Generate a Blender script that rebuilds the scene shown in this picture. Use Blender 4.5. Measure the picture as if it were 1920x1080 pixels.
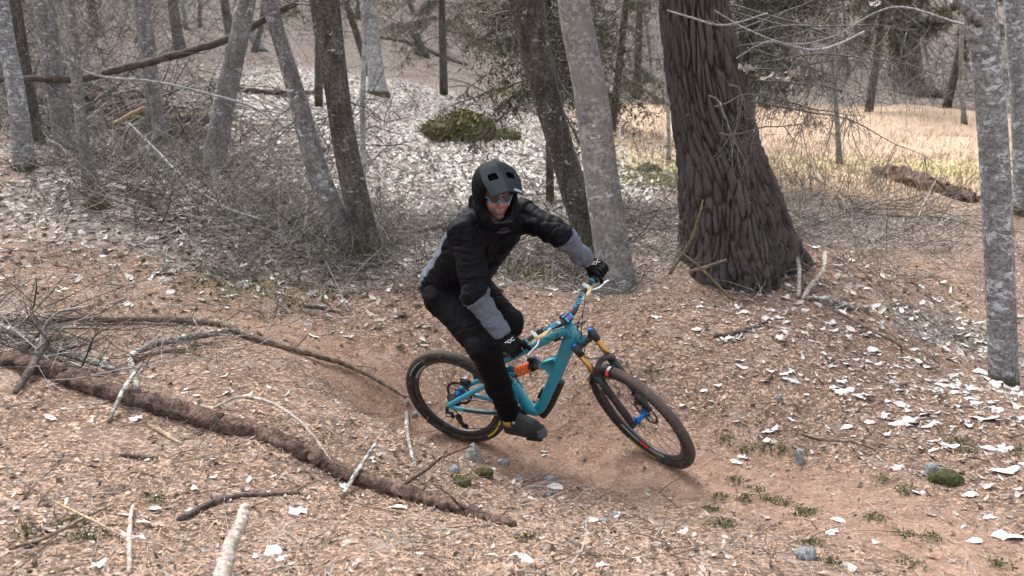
import bpy, math, numpy as np
from mathutils import Matrix
D = bpy.data
for o in list(D.objects): D.objects.remove(o)
SC = bpy.context.scene
COL = SC.collection
RS = np.random.RandomState(7)

# ------------------------------------------------------------------ camera, world, sun, exposure
FPX = 1595.0; PITCH = math.radians(14.4); CAMZ = 1.95
cam = D.objects.new('camera', D.cameras.new('camera')); COL.objects.link(cam)
cam.location = (0, 0, CAMZ); cam.rotation_euler = (math.pi/2 - PITCH, 0, 0)
cam.data.lens = FPX/1920*36; cam.data.sensor_width = 36; cam.data.clip_start = .05; cam.data.clip_end = 600
cam.data.dof.use_dof = True; cam.data.dof.focus_distance = 4.65; cam.data.dof.aperture_fstop = 3.2
SC.camera = cam
W = D.worlds.new('World'); SC.world = W; W.use_nodes = True
wn = W.node_tree.nodes; wl = W.node_tree.links
sky = wn.new('ShaderNodeTexSky'); sky.sky_type = 'NISHITA'; sky.sun_disc = False
SUN_EL, SUN_AZ = math.radians(58), math.radians(-35)
sky.sun_elevation = SUN_EL; sky.sun_rotation = SUN_AZ
sky.dust_density = 4.0; sky.air_density = 1.0; sky.ozone_density = .4
hsv = wn.new('ShaderNodeHueSaturation'); hsv.inputs['Saturation'].default_value = .22
wl.new(sky.outputs[0], hsv.inputs['Color']); wl.new(hsv.outputs[0], wn['Background'].inputs[0])
wn['Background'].inputs[1].default_value = .15
sl = D.lights.new('sun', 'SUN'); sl.energy = 1.3; sl.angle = math.radians(26); sl.color = (1, .97, .93)
sun = D.objects.new('sun', sl); COL.objects.link(sun)
sun.rotation_euler = (math.pi/2 - SUN_EL, 0, -SUN_AZ + math.pi)
SC.view_settings.view_transform = 'Standard'; SC.view_settings.look = 'None'
SC.view_settings.gamma = 1; SC.view_settings.use_curve_mapping = False
SC.view_settings.exposure = 1.66
SC.cycles.max_bounces = 5

# ------------------------------------------------------------------ numpy helpers
A = np.array
_perm = np.random.RandomState(3).permutation(4096)
def _h(ix, iy, iz):
    return _perm[(_perm[(_perm[ix & 4095] + iy) & 4095] + iz) & 4095] / 4095.0
def noise(P):
    P = np.asarray(P, float); I = np.floor(P).astype(np.int64); F = P - I; F = F*F*(3 - 2*F)
    x, y, z = I[..., 0], I[..., 1], I[..., 2]; fx, fy, fz = F[..., 0], F[..., 1], F[..., 2]
    r = 0
    for dx in (0, 1):
        for dy in (0, 1):
            for dz in (0, 1):
                r = r + _h(x+dx, y+dy, z+dz)*(fx if dx else 1-fx)*(fy if dy else 1-fy)*(fz if dz else 1-fz)
    return r*2 - 1
def worley(P):                                       # crack distance and a random number per cell
    P = np.asarray(P, float); I = np.floor(P).astype(np.int64); f1 = np.full(P.shape[:-1], 9.); f2 = f1.copy(); rid = f1*0
    for dx in (-1, 0, 1):
        for dy in (-1, 0, 1):
            for dz in (-1, 0, 1):
                a, b, c = I[..., 0]+dx, I[..., 1]+dy, I[..., 2]+dz; h = _h(a, b, c); h2 = _h(b+91, c+7, a+53); h3 = _h(c+13, a+29, b+3)
                d = np.sqrt((a+.1+.8*h-P[..., 0])**2+(b+.1+.8*h2-P[..., 1])**2+(c+.1+.8*h3-P[..., 2])**2)
                nr = d < f1; f2 = np.where(nr, f1, np.minimum(f2, d)); rid = np.where(nr, h2, rid); f1 = np.where(nr, d, f1)
    return f2-f1, rid
def fbm(P, o=4, g=.5):
    P = np.asarray(P, float); s = 0; a = 1.
    for i in range(o): s = s + a*noise(P*2**i + i*17.3); a *= g
    return s
def unit(v):
    v = np.asarray(v, float); return v/np.maximum(np.linalg.norm(v, axis=-1, keepdims=True), 1e-9)
def ray(px, py):
    r = (px-960)/FPX; u = (540-py)/FPX
    return A([r, math.cos(PITCH)+u*math.sin(PITCH), -math.sin(PITCH)+u*math.cos(PITCH)])
CAM = A([0, 0, CAMZ])
def at(px, py, Y):                                   # the world point seen there at forward distance Y
    d = ray(px, py); return CAM + d*(Y/d[1])
def sm(a, b, x):
    t = np.clip((x-a)/(b-a), 0, 1); return t*t*(3-2*t)

# ------------------------------------------------------------------ terrain surface
CT = [(0,1080,2.35),(480,1080,2.4),(960,1080,2.5),(1440,1080,2.75),(1920,1080,2.95),
 (0,900,3.1),(300,800,3.9),(600,1000,3.0),(960,975,3.4),(700,880,3.7),(800,850,4.0),(640,760,4.45),
 (0,700,4.2),(0,600,5.2),(300,650,5.0),(600,700,5.05),(760,700,5.6),(600,560,6.6),(300,500,6.9),(0,420,8.0),
 (0,320,9.2),(200,360,8.4),(420,430,7.9),(650,480,7.8),(500,380,9.5),(700,380,11.2),(860,480,7.6),(1000,420,9.2),
 (750,200,21),(900,270,14.5),(600,240,17),(1200,330,13),(1150,545,7.0),(1000,560,6.4),(1385,550,6.62),(1495,455,7.35),(1272,502,6.95),(1500,470,7.8),
 (1500,560,6.3),(1600,420,9.3),(1600,330,13.5),(1850,390,10),(1850,250,22),(1850,200,30),(1500,200,30),(1250,200,26),
 (300,270,12.5),(300,200,14.5),(100,200,14),(300,100,22),(480,150,20),(0,100,20),(750,80,33),(1100,120,38),(1400,110,45),(1800,110,50),
 (960,900,4.2),(1120,960,3.75),(1500,950,3.75),(1700,860,4.1),(1900,800,4.3),(1400,760,4.85),(1700,700,5.15),(1500,600,5.7),
 (1250,640,5.6),(1880,715,5.3),(1780,640,6.3),(1900,560,7.2),(1100,700,5.3)]
ctl = [at(*c) for c in CT]
ctl += [A(p) for p in [(.87,4.55,-.268),(-.30,5.13,-.40),(.3,4.88,-.345),(-.9,5.2,-.33),(1.6,4.35,-.16),
  (0,0,.45),(-4,-2,1.0),(4,-2,.5),(0,-8,1.2),(-14,2,2.4),(14,2,.6),(-9,5,1.7),(9,5,.35),
  (-30,50,9),(0,60,10),(30,65,9),(-40,25,9),(45,25,3),(-60,100,27),(0,120,30),(60,120,28),(-110,40,26),(110,50,14),(0,-60,6),(80,-40,6),(-80,-40,16)]]
ctl = A(ctl)
def tps(xy1, xy2):
    r2 = ((xy1[:, None]-xy2[None])**2).sum(-1); return .5*r2*np.log(r2+1e-9)
warp = lambda xy: xy/(1+.02*np.linalg.norm(xy, axis=-1, keepdims=True))
cxy = warp(ctl[:, :2]); n_ = len(ctl)
M_ = np.zeros((n_+3, n_+3)); M_[:n_, :n_] = tps(cxy, cxy) + np.eye(n_)*.004
M_[:n_, n_] = 1; M_[:n_, n_+1:] = cxy; M_[n_:, :n_] = M_[:n_, n_:].T
wts = np.linalg.solve(M_, np.r_[ctl[:, 2], 0, 0, 0])
def trail_mask(x, y):                                # the worn singletrack that the tyres run on
    tx = A([-7, -3.2, -1.2, -.3, .3, .87, 1.4, 1.8, 2.2]); ty = A([7.3, 6.2, 5.5, 5.13, 4.88, 4.52, 4.0, 3.35, 1.5])
    d = np.full(np.shape(x), 9.)
    for i in range(len(tx)-1):
        ax_, ay = tx[i], ty[i]; bx, by = tx[i+1]-ax_, ty[i+1]-ay
        t = np.clip(((x-ax_)*bx+(y-ay)*by)/(bx*bx+by*by), 0, 1)
        d = np.minimum(d, np.hypot(x-ax_-t*bx, y-ay-t*by))
    return (1 - sm(.14, .60, d))*(1-.85*sm(-1.6, -3., x))
def Hs(x, y):
    x = np.asarray(x, float); y = np.asarray(y, float); sh = x.shape
    xy = warp(np.stack([x.ravel(), y.ravel()], -1)); out = np.empty(len(xy))
    for i in range(0, len(xy), 60000):
        q = xy[i:i+60000]; out[i:i+60000] = tps(q, cxy)@wts[:n_] + wts[n_] + q@wts[n_+1:]
    return out.reshape(sh)
def H(x, y):
    z = H0(x, y)
    for (a, b, c), dz in zip(CONTACT, CDZ): z = z + dz*np.exp(-((x-a)**2+(y-b)**2)/.16)
    return z
def H0(x, y):
    x = np.asarray(x, float); y = np.asarray(y, float)
    P = np.stack([x, y, 0*x], -1); r = np.hypot(x, y)
    tm = trail_mask(x, y); rough = 1-.75*tm
    z = Hs(x, y)
    z = z + .035*rough*noise(P*1.7) + .016*rough*noise(P*5+9) + .007*(1-.5*tm)*noise(P*14+5)
    z = z + sm(8, 25, r)*.16*noise(P*.45+3) + sm(30, 70, r)*1.1*noise(P*.09)
    return z
CONTACT = [(.875, 4.552, -.264), (-.302, 5.136, -.397)]; CDZ = [c - float(H0(a, b)) for a, b, c in CONTACT]
def G(px, py, far=140):                              # first ground point along that line of sight
    d = ray(px, py); t = np.concatenate([np.arange(.8, 16, .02), np.geomspace(16, far, 900)])
    P = CAM + d*t[:, None]; k = P[:, 2] < H(P[:, 0], P[:, 1])
    i = np.argmax(k) if k.any() else len(t)-1
    p = P[i]; return A([p[0], p[1], float(H(p[0], p[1]))])

# ------------------------------------------------------------------ object helpers
def tag(o, label=None, cat=None, group=None, kind=None):
    if label: o['label'] = label
    if cat: o['category'] = cat
    if group: o['group'] = group
    if kind: o['kind'] = kind
    return o
def mk(name, V, F, mats=None, parent=None, smooth=True, mi=None, loc=None):
    V = np.asarray(V, np.float32)
    if loc is not None: V = V - np.asarray(loc, np.float32)
    if not (isinstance(F, list) and hasattr(F[0], 'shape')): F = [np.asarray(F)]
    F = [np.asarray(f, np.int32) for f in F if len(f)]
    m = D.meshes.new(name); m.vertices.add(len(V)); m.vertices.foreach_set('co', V.ravel())
    nl = sum(f.size for f in F); npol = sum(len(f) for f in F)
    m.loops.add(nl); m.loops.foreach_set('vertex_index', np.concatenate([f.ravel() for f in F]))
    tot = np.concatenate([np.full(len(f), f.shape[1], np.int32) for f in F])
    st = np.concatenate([[0], np.cumsum(tot)[:-1]]).astype(np.int32)
    m.polygons.add(npol); m.polygons.foreach_set('loop_start', st)
    if mi is not None: m.polygons.foreach_set('material_index', np.asarray(mi, np.int32))
    m.polygons.foreach_set('use_smooth', np.full(npol, smooth))
    m.update(calc_edges=True); m.validate()
    for x in (mats if isinstance(mats, (list, tuple)) else [mats]):
        if x: m.materials.append(x)
    o = D.objects.new(name, m); COL.objects.link(o)
    if loc is not None: o.location = [float(c) for c in loc]
    if parent: o.parent = parent
    return o
def empty(name, loc, label=None, cat=None, group=None):
    o = D.objects.new(name, None); COL.objects.link(o); o.location = [float(c) for c in loc]; o.empty_display_size = .1
    return tag(o, label, cat, group)
class MB:                                            # collects tubes and boxes into one mesh
    def __init__(s): s.V = []; s.Q = []; s.T = []; s.n = 0
    def add(s, V, Q=None, T=None):
        V = np.asarray(V, float)
        if Q is not None and len(Q): s.Q.append(np.asarray(Q)+s.n)
        if T is not None and len(T): s.T.append(np.asarray(T)+s.n)
        s.V.append(V); s.n += len(V); return s
    def tube(s, P, r, k=8, cap=True, disp=None, closed=False, sx=1., up=None):
        P = np.asarray(P, float); n = len(P); r = np.broadcast_to(np.asarray(r, float), (n,))
        if closed: T_ = unit(np.roll(P, -1, 0)-np.roll(P, 1, 0))
        else: T_ = unit(np.gradient(P, axis=0))
        N = np.zeros((n, 3)); a = A(up if up is not None else ([1, 0, 0] if abs(T_[0][0]) < .8 else [0, 0, 1]), float)
        for i in range(n):
            a = a - T_[i]*(a@T_[i]); a = a/np.linalg.norm(a); N[i] = a
        B = np.cross(T_, N); t = np.linspace(0, 2*np.pi, k, endpoint=False)
        R = r[:, None]*np.ones(k)
        if disp is not None: R = R + disp(P, t, R)
        V = P[:, None] + R[..., None]*(np.cos(t)[None, :, None]*N[:, None]*sx + np.sin(t)[None, :, None]*B[:, None])
        i = np.arange(n if closed else n-1)[:, None]; j = np.arange(k)[None]; j2 = (j+1) % k; i2 = (i+1) % n
        Q = np.stack([i*k+j, i*k+j2, i2*k+j2, i2*k+j], -1).reshape(-1, 4)
        V = V.reshape(-1, 3); Tr = []
        if cap and not closed:
            V = np.r_[V, [P[0]], [P[-1]]]; c0, c1 = n*k, n*k+1
            jj = np.arange(k); Tr = np.r_[np.stack([(jj+1) % k, jj, 0*jj+c0], -1), np.stack([(n-1)*k+jj, (n-1)*k+(jj+1) % k, 0*jj+c1], -1)]
        return s.add(V, Q, Tr)
    def box(s, c, sz, R=None, bev=0):
        x = A([[a, b, d] for a in (-.5, .5) for b in (-.5, .5) for d in (-.5, .5)])*A(sz)
        if R is not None: x = x@np.asarray(R).T
        return s.add(x+A(c), [[0,1,3,2],[4,6,7,5],[0,4,5,1],[2,3,7,6],[0,2,6,4],[1,5,7,3]])
    def lathe(s, c, axis, prof, k=24):               # prof: (distance along axis, radius)
        axis = unit(axis); c = A(c, float)
        P = [c+axis*a for a, _ in prof]; a = A([1., 0, 0]) if abs(axis[0]) < .8 else A([0, 0, 1.])
        N = unit(a-axis*(a@axis)); B = np.cross(axis, N); t = np.linspace(0, 2*np.pi, k, endpoint=False)
        V = A(P)[:, None] + A([r for _, r in prof])[:, None, None]*(np.cos(t)[:, None]*N + np.sin(t)[:, None]*B)
        n = len(prof); i = np.arange(n-1)[:, None]; j = np.arange(k)[None]; j2 = (j+1) % k
        return s.add(V.reshape(-1, 3), np.stack([i*k+j, i*k+j2, (i+1)*k+j2, (i+1)*k+j], -1).reshape(-1, 4))
    def build(s, name, mat, parent=None, smooth=True, loc=None, xf=None):
        V = np.concatenate(s.V)
        if xf is not None: V = xf(V)
        F = []
        if s.Q: F.append(np.concatenate(s.Q))
        if s.T: F.append(np.concatenate(s.T))
        return mk(name, V, F, mat, parent, smooth, loc=loc)
def spline(P, n):                                    # smooth curve through points
    P = np.asarray(P, float); m = len(P)
    if m == 2: return P[0]+(P[1]-P[0])*np.linspace(0, 1, n)[:, None]
    Q = np.r_[[2*P[0]-P[1]], P, [2*P[-1]-P[-2]]]; u = np.linspace(0, m-1, n); i = np.minimum(u.astype(int), m-2); t = (u-i)[:, None]
    a, b, c, d = Q[i], Q[i+1], Q[i+2], Q[i+3]
    return .5*(2*b+(c-a)*t+(2*a-5*b+4*c-d)*t*t+(3*b-a-3*c+d)*t**3)

# ------------------------------------------------------------------ materials
def mat(name, rough=.8, metal=0, col=None, spec=.5):
    m = D.materials.new(name); m.use_nodes = True; b = m.node_tree.nodes['Principled BSDF']
    b.inputs['Roughness'].default_value = rough; b.inputs['Metallic'].default_value = metal
    b.inputs['Specular IOR Level'].default_value = spec
    if col: b.inputs['Base Color'].default_value = (*col, 1)
    return m
class NT:
    def __init__(s, m): s.m = m; s.t = m.node_tree; s.b = s.t.nodes['Principled BSDF']
    def n(s, typ, **kw):
        x = s.t.nodes.new('ShaderNode'+typ)
        for k, v in kw.items():
            if k in x.inputs: x.inputs[k].default_value = v
            else: setattr(x, k, v)
        return x
    def l(s, a, b): s.t.links.new(a, b)
    def coord(s, scale=(1, 1, 1)):
        c = s.n('TexCoord'); mp = s.n('Mapping'); mp.inputs['Scale'].default_value = scale
        s.l(c.outputs['Object'], mp.inputs[0]); return mp.outputs[0]
    def noise(s, v, scale, detail=4, rough=.6, dist=0):
        x = s.n('TexNoise'); x.inputs['Scale'].default_value = scale; x.inputs['Detail'].default_value = detail
        x.inputs['Roughness'].default_value = rough; x.inputs['Distortion'].default_value = dist; s.l(v, x.inputs['Vector']); return x.outputs['Fac']
    def voro(s, v, scale, out='Color', rnd=1):
        x = s.n('TexVoronoi'); x.inputs['Scale'].default_value = scale; x.inputs['Randomness'].default_value = rnd; s.l(v, x.inputs['Vector']); return x.outputs[out]
    def ramp(s, f, stops, interp='LINEAR'):
        x = s.n('ValToRGB'); x.color_ramp.interpolation = interp; e = x.color_ramp.elements
        while len(e) < len(stops): e.new(.5)
        for i, (p, c) in enumerate(stops): e[i].position = p; e[i].color = (*c, 1) if len(c) == 3 else c
        s.l(f, x.inputs[0]); return x.outputs[0]
    def mask(s, f, a, b): return s.ramp(f, [(a, (0, 0, 0)), (b, (1, 1, 1))])
    def mix(s, f, a, b, typ='MIX'):
        x = s.n('Mix'); x.data_type = 'RGBA'; x.blend_type = typ
        for v, k in ((f, 0), (a, 6), (b, 7)):
            if hasattr(v, 'links'): s.l(v, x.inputs[k])
            elif isinstance(v, tuple): x.inputs[k].default_value = (*v, 1)
            else: x.inputs[k].default_value = v
        return x.outputs[2]
    def mul(s, a, b, op='MULTIPLY'):
        x = s.n('Math'); x.operation = op
        for v, k in ((a, 0), (b, 1)):
            if hasattr(v, 'links'): s.l(v, x.inputs[k])
            else: x.inputs[k].default_value = v
        return x.outputs[0]
    def attr(s, name): return s.n('Attribute', attribute_name=name).outputs['Fac']
    def color(s, c): s.l(c, s.b.inputs['Base Color'])
    def bump(s, h, strength=.4, dist=.01):
        x = s.n('Bump'); x.inputs['Strength'].default_value = strength; x.inputs['Distance'].default_value = dist
        s.l(h, x.inputs['Height']); s.l(x.outputs[0], s.b.inputs['Normal'])
def island(name, stops, rough=.85, spec=.3, ramp2=None):
    m = mat(name, rough, spec=spec); t = NT(m); g = t.n('NewGeometry')
    c = t.ramp(g.outputs['Random Per Island'], stops, 'CONSTANT' if len(stops) > 3 else 'LINEAR')
    nz = t.noise(t.coord(), 60, 2); t.color(t.mix(.45, c, t.ramp(nz, [(.35, (.25, .22, .2)), (.65, (1, 1, 1))]), 'MULTIPLY')); return m

def ground_material():
    m = mat('forest_floor', .95, spec=.15); t = NT(m); v = t.coord()
    fine = t.voro(v, 55); sp = t.n('SeparateColor'); t.l(fine, sp.inputs[0]); R, Gc = sp.outputs[0], sp.outputs[1]
    big = t.noise(v, 1.1, 5, .65); mid = t.noise(v, 9, 4, .7); sml = t.noise(v, 45, 3, .75)
    needle = t.ramp(mid, [(.28, (.22, .15, .11)), (.42, (.38, .255, .185)), (.56, (.52, .36, .27)), (.74, (.46, .34, .27))])
    chips = t.ramp(R, [(0, (.06, .04, .032)), (.13, (.32, .20, .14)), (.35, (.50, .33, .235)), (.6, (.40, .255, .18)), (.72, (.33, .28, .26)), (.82, (.11, .075, .06)), (.92, (.55, .49, .45))], 'CONSTANT')
    c = t.mix(.42, needle, chips)
    lv = t.n('SeparateColor'); t.l(t.voro(t.mul(v, 0., 'ADD') if False else v, 19), lv.inputs[0])
    c = t.mix(t.mul(t.mul(lv.outputs[1], .86, 'GREATER_THAN'), t.mul(t.mask(sml, .38, .55), .7)), c, t.ramp(lv.outputs[0], [(0, (.10, .07, .055)), (.35, (.30, .25, .22)), (.6, (.07, .05, .042)), (.8, (.44, .38, .34))], 'CONSTANT'))
    c = t.mix(t.mul(t.mask(sml, .47, .35), .75), c, (.055, .036, .028))
    c = t.mix(t.mul(t.mask(t.noise(v, 17, 5, .72, .6), .50, .40), .55), c, (.135, .09, .07))
    c = t.mix(t.mul(t.mask(t.noise(v, 5, 4, .7), .52, .66), .35), c, (.36, .30, .265))
    # the brown worn trail
    tr = t.ramp(mid, [(.3, (.17, .105, .078)), (.5, (.30, .19, .138)), (.7, (.40, .265, .195))])
    c = t.mix(t.mul(t.attr('trail'), .62), c, tr)
    # pale fallen leaves, tightly packed
    chv = t.voro(v, 22); sp2 = t.n('SeparateColor'); t.l(chv, sp2.inputs[0])
    lf = t.ramp(sp2.outputs[0], [(0, (.14, .11, .09)), (.12, (.42, .38, .35)), (.4, (.58, .55, .52)), (.64, (.30, .26, .23)), (.75, (.72, .70, .67)), (.92, (.50, .46, .37))], 'CONSTANT')
    lf = t.mix(t.mul(t.mask(mid, .5, .38), .7), lf, (.11, .085, .07))
    c = t.mix(t.mask(t.mul(t.attr('leafy'), t.mul(big, .35), 'ADD'), .42, .72), c, lf)
    # grey brown duff under the brush
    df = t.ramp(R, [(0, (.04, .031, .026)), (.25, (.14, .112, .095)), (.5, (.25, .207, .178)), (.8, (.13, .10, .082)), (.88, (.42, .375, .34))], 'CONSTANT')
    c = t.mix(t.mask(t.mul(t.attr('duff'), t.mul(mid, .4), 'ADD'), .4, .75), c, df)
    # dry meadow
    gr = t.ramp(mid, [(.3, (.28, .20, .14)), (.5, (.43, .315, .23)), (.7, (.52, .41, .30))])
    gr = t.mix(t.mul(t.attr('green'), t.mask(mid, .38, .6)), gr, (.40, .42, .12))
    c = t.mix(t.mask(t.mul(t.attr('meadow'), t.mul(mid, .3), 'ADD'), .42, .75), c, gr)
    # moss
    ms = t.ramp(sml, [(.3, (.05, .055, .02)), (.7, (.20, .20, .07))])
    c = t.mix(t.mask(t.mul(t.attr('moss'), t.mul(mid, .6), 'ADD'), .62, .8), c, ms)
    t.color(c); t.bump(t.mul(t.mul(sml, mid, 'ADD'), t.mul(R, .5), 'ADD'), .9, .02)
    return m
M = {}
M['ground'] = ground_material()
def bark(name, base, dark, lichen=None, lic=.58, moss=.35, streak=(1, 1, 3.5), scale=6, bump=.7, mossc=(.075, .067, .04), pale=None):
    m = mat(name, .9, spec=.2); t = NT(m); v = t.coord(); vs = t.coord(streak)
    a = t.noise(vs, scale, 6, .7, .4); b = t.noise(v, scale*4, 4, .75)
    c = t.mix(t.mask(a, .36, .62), dark, base)
    c = t.mix(t.mul(t.mask(b, .5, .34), .6), c, tuple(x*.45 for x in dark))
    if pale: c = t.mix(t.mul(t.mask(t.noise(v, scale*.5, 4, .7), .5, .62), .8), c, pale)
    if lichen:
        ln = t.noise(t.coord((1, 1, 1.6)), scale*1.5, 6, .76, .6); lb = t.noise(v, scale*.35, 2)
        c = t.mix(t.mask(t.mul(ln, t.mul(lb, .35), 'ADD'), lic+.16, lic+.22), c, lichen)
    if moss:
        s = t.n('SeparateXYZ'); c0 = t.n('TexCoord'); t.l(c0.outputs['Object'], s.inputs[0])
        mm = t.mul(t.mul(s.outputs[2], -2.0/moss), t.mul(b, 1.4), 'ADD')
        c = t.mix(t.mask(mm, .0, .45), c, mossc)
    t.color(c); t.bump(t.mul(a, b, 'ADD'), bump, .02); return m
M['aspen'] = bark('lichen_bark', (.32, .32, .33), (.17, .165, .165), (.50, .53, .56), .56, .30, (1, 1, 2.5), 9)
M['birch'] = bark('smooth_grey_bark', (.36, .345, .33), (.19, .178, .168), (.60, .62, .63), .62, .0, (1, 1, 1.6), 7, .5, pale=(.21, .19, .175))
M['grey'] = bark('grey_bark', (.28, .27, .265), (.13, .122, .116), (.50, .52, .53), .60, .4, (1, 1, .4), 8)
M['dark'] = bark('dark_bark', (.15, .135, .12), (.05, .043, .037), (.42, .44, .43), .63, .6, (1, 1, .4), 9, mossc=(.06, .058, .024))
M['pine'] = bark('furrowed_conifer_bark', (.066, .053, .049), (.018, .014, .013), (.15, .15, .135), .76, 0, (1, 1, .25), 14, .9)
M['silver'] = bark('silver_twig', (.46, .46, .475), (.22, .21, .205), None, .6, 0, (1, 1, 1), 16, .3)
t = NT(M['pine']); c0 = t.b.inputs['Base Color'].links[0].from_socket; n0 = t.noise(t.coord((1, 1, .5)), 30, 4, .7)
t.color(t.mix(t.mask(t.mul(t.attr('ridge'), t.mul(n0, .35), 'ADD'),   .30, 1.30), c0, (.100, .086, .079)))
M['pale'] = bark('pale_bark', (.46, .46, .46), (.24, .235, .235), (.6, .62, .63), .7, .3, (1, 1, 1.5), 4)
M['far'] = bark('far_bark', (.20, .185, .175), (.10, .09, .085), (.36, .37, .37), .68, .0, (1, 1, .7), 5)
M['log'] = bark('rotting_log_bark', (.22, .145, .115), (.055, .038, .031), (.36, .35, .32), .74, 0, (1, 1, 1), 12, .9)
M['stick'] = bark('dead_branch_bark', (.30, .235, .19), (.12, .085, .065), (.55, .55, .52), .66, 0, (1, 1, 1), 14)
M['lichstick'] = bark('lichen_branch', (.36, .34, .30), (.13, .10, .08), (.58, .62, .55), .56, 0, (1, 1, 1), 16)
M['darkstick'] = bark('dark_branch', (.15, .125, .11), (.06, .048, .04), (.5, .53, .55), .70, 0, (1, 1, 1), 12)
M['palestick'] = bark('bleached_branch', (.52, .47, .42), (.30, .25, .21), None, .6, 0, (1, 1, 1), 16, .4)
M['tanwood'] = bark('split_wood', (.52, .40, .27), (.30, .21, .14), None, .6, 0, (1, 1, 1), 12, .4)
M['green_twig'] = bark('greenish_twig', (.22, .20, .12), (.11, .095, .06), None, .6, 0, (1, 1, 1), 14, .4)
M['twig'] = island('twig', [(0, (.055, .046, .04)), (.3, (.13, .115, .102)), (.55, (.27, .25, .23)), (.75, (.42, .395, .37)), (.9, (.12, .112, .07))])
M['twig_far'] = island('far_twig', [(0, (.06, .053, .047)), (.3, (.14, .127, .116)), (.55, (.26, .24, .225)), (.78, (.42, .40, .385)), (.92, (.13, .125, .075))])
M['chips'] = island('litter_chips', [(0, (.10, .068, .052)), (.22, (.36, .24, .17)), (.38, (.43, .295, .215)), (.60, (.39, .27, .195)), (.74, (.15, .105, .083)), (.90, (.40, .335, .30)), (.96, (.12, .12, .08))])
M['needles'] = island('fallen_needles', [(0, (.30, .19, .135)), (.3, (.46, .31, .225)), (.65, (.52, .36, .27)), (.9, (.22, .155, .12))])
M['leaves'] = island('pale_leaf_litter', [(0, (.38, .33, .29)), (.2, (.58, .55, .51)), (.45, (.76, .74, .71)), (.7, (.50, .44, .39)), (.88, (.24, .19, .16)), (.94, (.66, .60, .48))])
M['brown_leaves'] = island('brown_leaf_litter', [(0, (.10, .065, .05)), (.25, (.24, .17, .13)), (.45, (.36, .31, .28)), (.65, (.46, .33, .25)), (.8, (.14, .10, .085)), (.9, (.52, .47, .43))])
M['white_leaf'] = island('bleached_leaf', [(0, (.52, .49, .46)), (.3, (.66, .63, .60)), (.6, (.56, .49, .42)), (.85, (.42, .39, .38))])
M['moss'] = island('moss_tuft', [(0, (.07, .085, .035)), (.4, (.13, .15, .06)), (.7, (.19, .20, .09)), (.9, (.09, .10, .045))])
M['mossbright'] = island('bright_moss', [(0, (.13, .12, .045)), (.35, (.24, .22, .085)), (.6, (.09, .078, .035)), (.8, (.32, .29, .13)), (.92, (.20, .14, .08))])
M['drygrass'] = island('dry_grass', [(0, (.34, .24, .16)), (.4, (.47, .345, .24)), (.75, (.32, .27, .15)), (.88, (.56, .46, .34))])
M['spruce'] = island('spruce_needles', [(0, (.05, .052, .034)), (.3, (.09, .088, .055)), (.55, (.135, .125, .085)), (.8, (.19, .175, .13))])
M['rock'] = bark('grey_stone', (.34, .36, .38), (.16, .17, .18), (.5, .52, .52), .72, 0, (1, 1, 1), 18, .5)
M['mossrock'] = bark('mossy_stone', (.11, .115, .04), (.06, .06, .03), (.55, .56, .5), .70, 0, (1, 1, 1), 16, .9)

# ------------------------------------------------------------------ the forest floor (one sheet)
ang = np.r_[np.linspace(-np.pi, -np.radians(50), 60, endpoint=False), np.linspace(-np.radians(50), np.radians(50), 530), np.linspace(np.radians(50), np.pi, 61)[1:-1]]
rad = np.geomspace(.3, 150, 370)
AA, RR_ = np.meshgrid(ang, rad); gx = RR_*np.sin(AA); gy = RR_*np.cos(AA)
gz = H(gx, gy)
na, nr = len(ang), len(rad)
V = np.stack([gx, gy, gz], -1).reshape(-1, 3); V = np.r_[V, [[0, 0, H(0., 0.)]]]
i = np.arange(nr-1)[:, None]; j = np.arange(na)[None]; j2 = (j+1) % na
Q = np.stack([i*na+j, (i+1)*na+j, (i+1)*na+j2, i*na+j2], -1).reshape(-1, 4)
jj = np.arange(na); T = np.stack([jj, (jj+1) % na, 0*jj+nr*na], -1)
ground = tag(mk('forest_floor', V, [Q, T], M['ground']), kind='structure')
def blob(px, py, sx, sy, x, y):
    c = G(px, py); return np.exp(-((x-c[0])/sx)**2-((y-c[1])/sy)**2)
def zone_leafy(x, y):
    return np.clip(1.5*blob(740, 260, 3.0, 6, x, y)+1.2*blob(620, 330, 2.0, 3, x, y)+.9*blob(800, 400, 1.3, 2.2, x, y)+1.0*blob(650, 180, 3, 5, x, y)+1.1*blob(1030, 250, 2.6, 4, x, y)+.08*blob(60, 370, 1.5, 1.2, x, y)+.22*blob(250, 360, 1.8, 1.3, x, y)+.5*blob(420, 250, 1.5, 2.5, x, y)
                   + .3*blob(1800, 640, 1.6, 1.1, x, y)+1.0*blob(1210, 260, 2, 4, x, y)+.35*blob(900, 380, 1.5, 1.5, x, y), 0, 1)
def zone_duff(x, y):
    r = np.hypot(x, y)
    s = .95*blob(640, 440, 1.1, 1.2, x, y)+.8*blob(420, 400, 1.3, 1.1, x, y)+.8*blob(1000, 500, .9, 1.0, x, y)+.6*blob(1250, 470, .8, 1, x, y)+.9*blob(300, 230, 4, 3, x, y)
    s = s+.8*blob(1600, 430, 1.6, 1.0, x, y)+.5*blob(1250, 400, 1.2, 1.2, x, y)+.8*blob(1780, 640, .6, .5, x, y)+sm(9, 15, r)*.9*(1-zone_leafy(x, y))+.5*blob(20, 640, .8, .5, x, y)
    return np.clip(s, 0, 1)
def zone_meadow(x, y):
    return np.clip(1.25*blob(1650, 265, 6.5, 8, x, y)+1.2*blob(1850, 280, 5, 7, x, y)+.7*blob(1480, 290, 2.0, 4, x, y)+.15*blob(1230, 310, 1.5, 2.5, x, y), 0, 1)
fx, fy = V[:, 0], V[:, 1]
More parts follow.
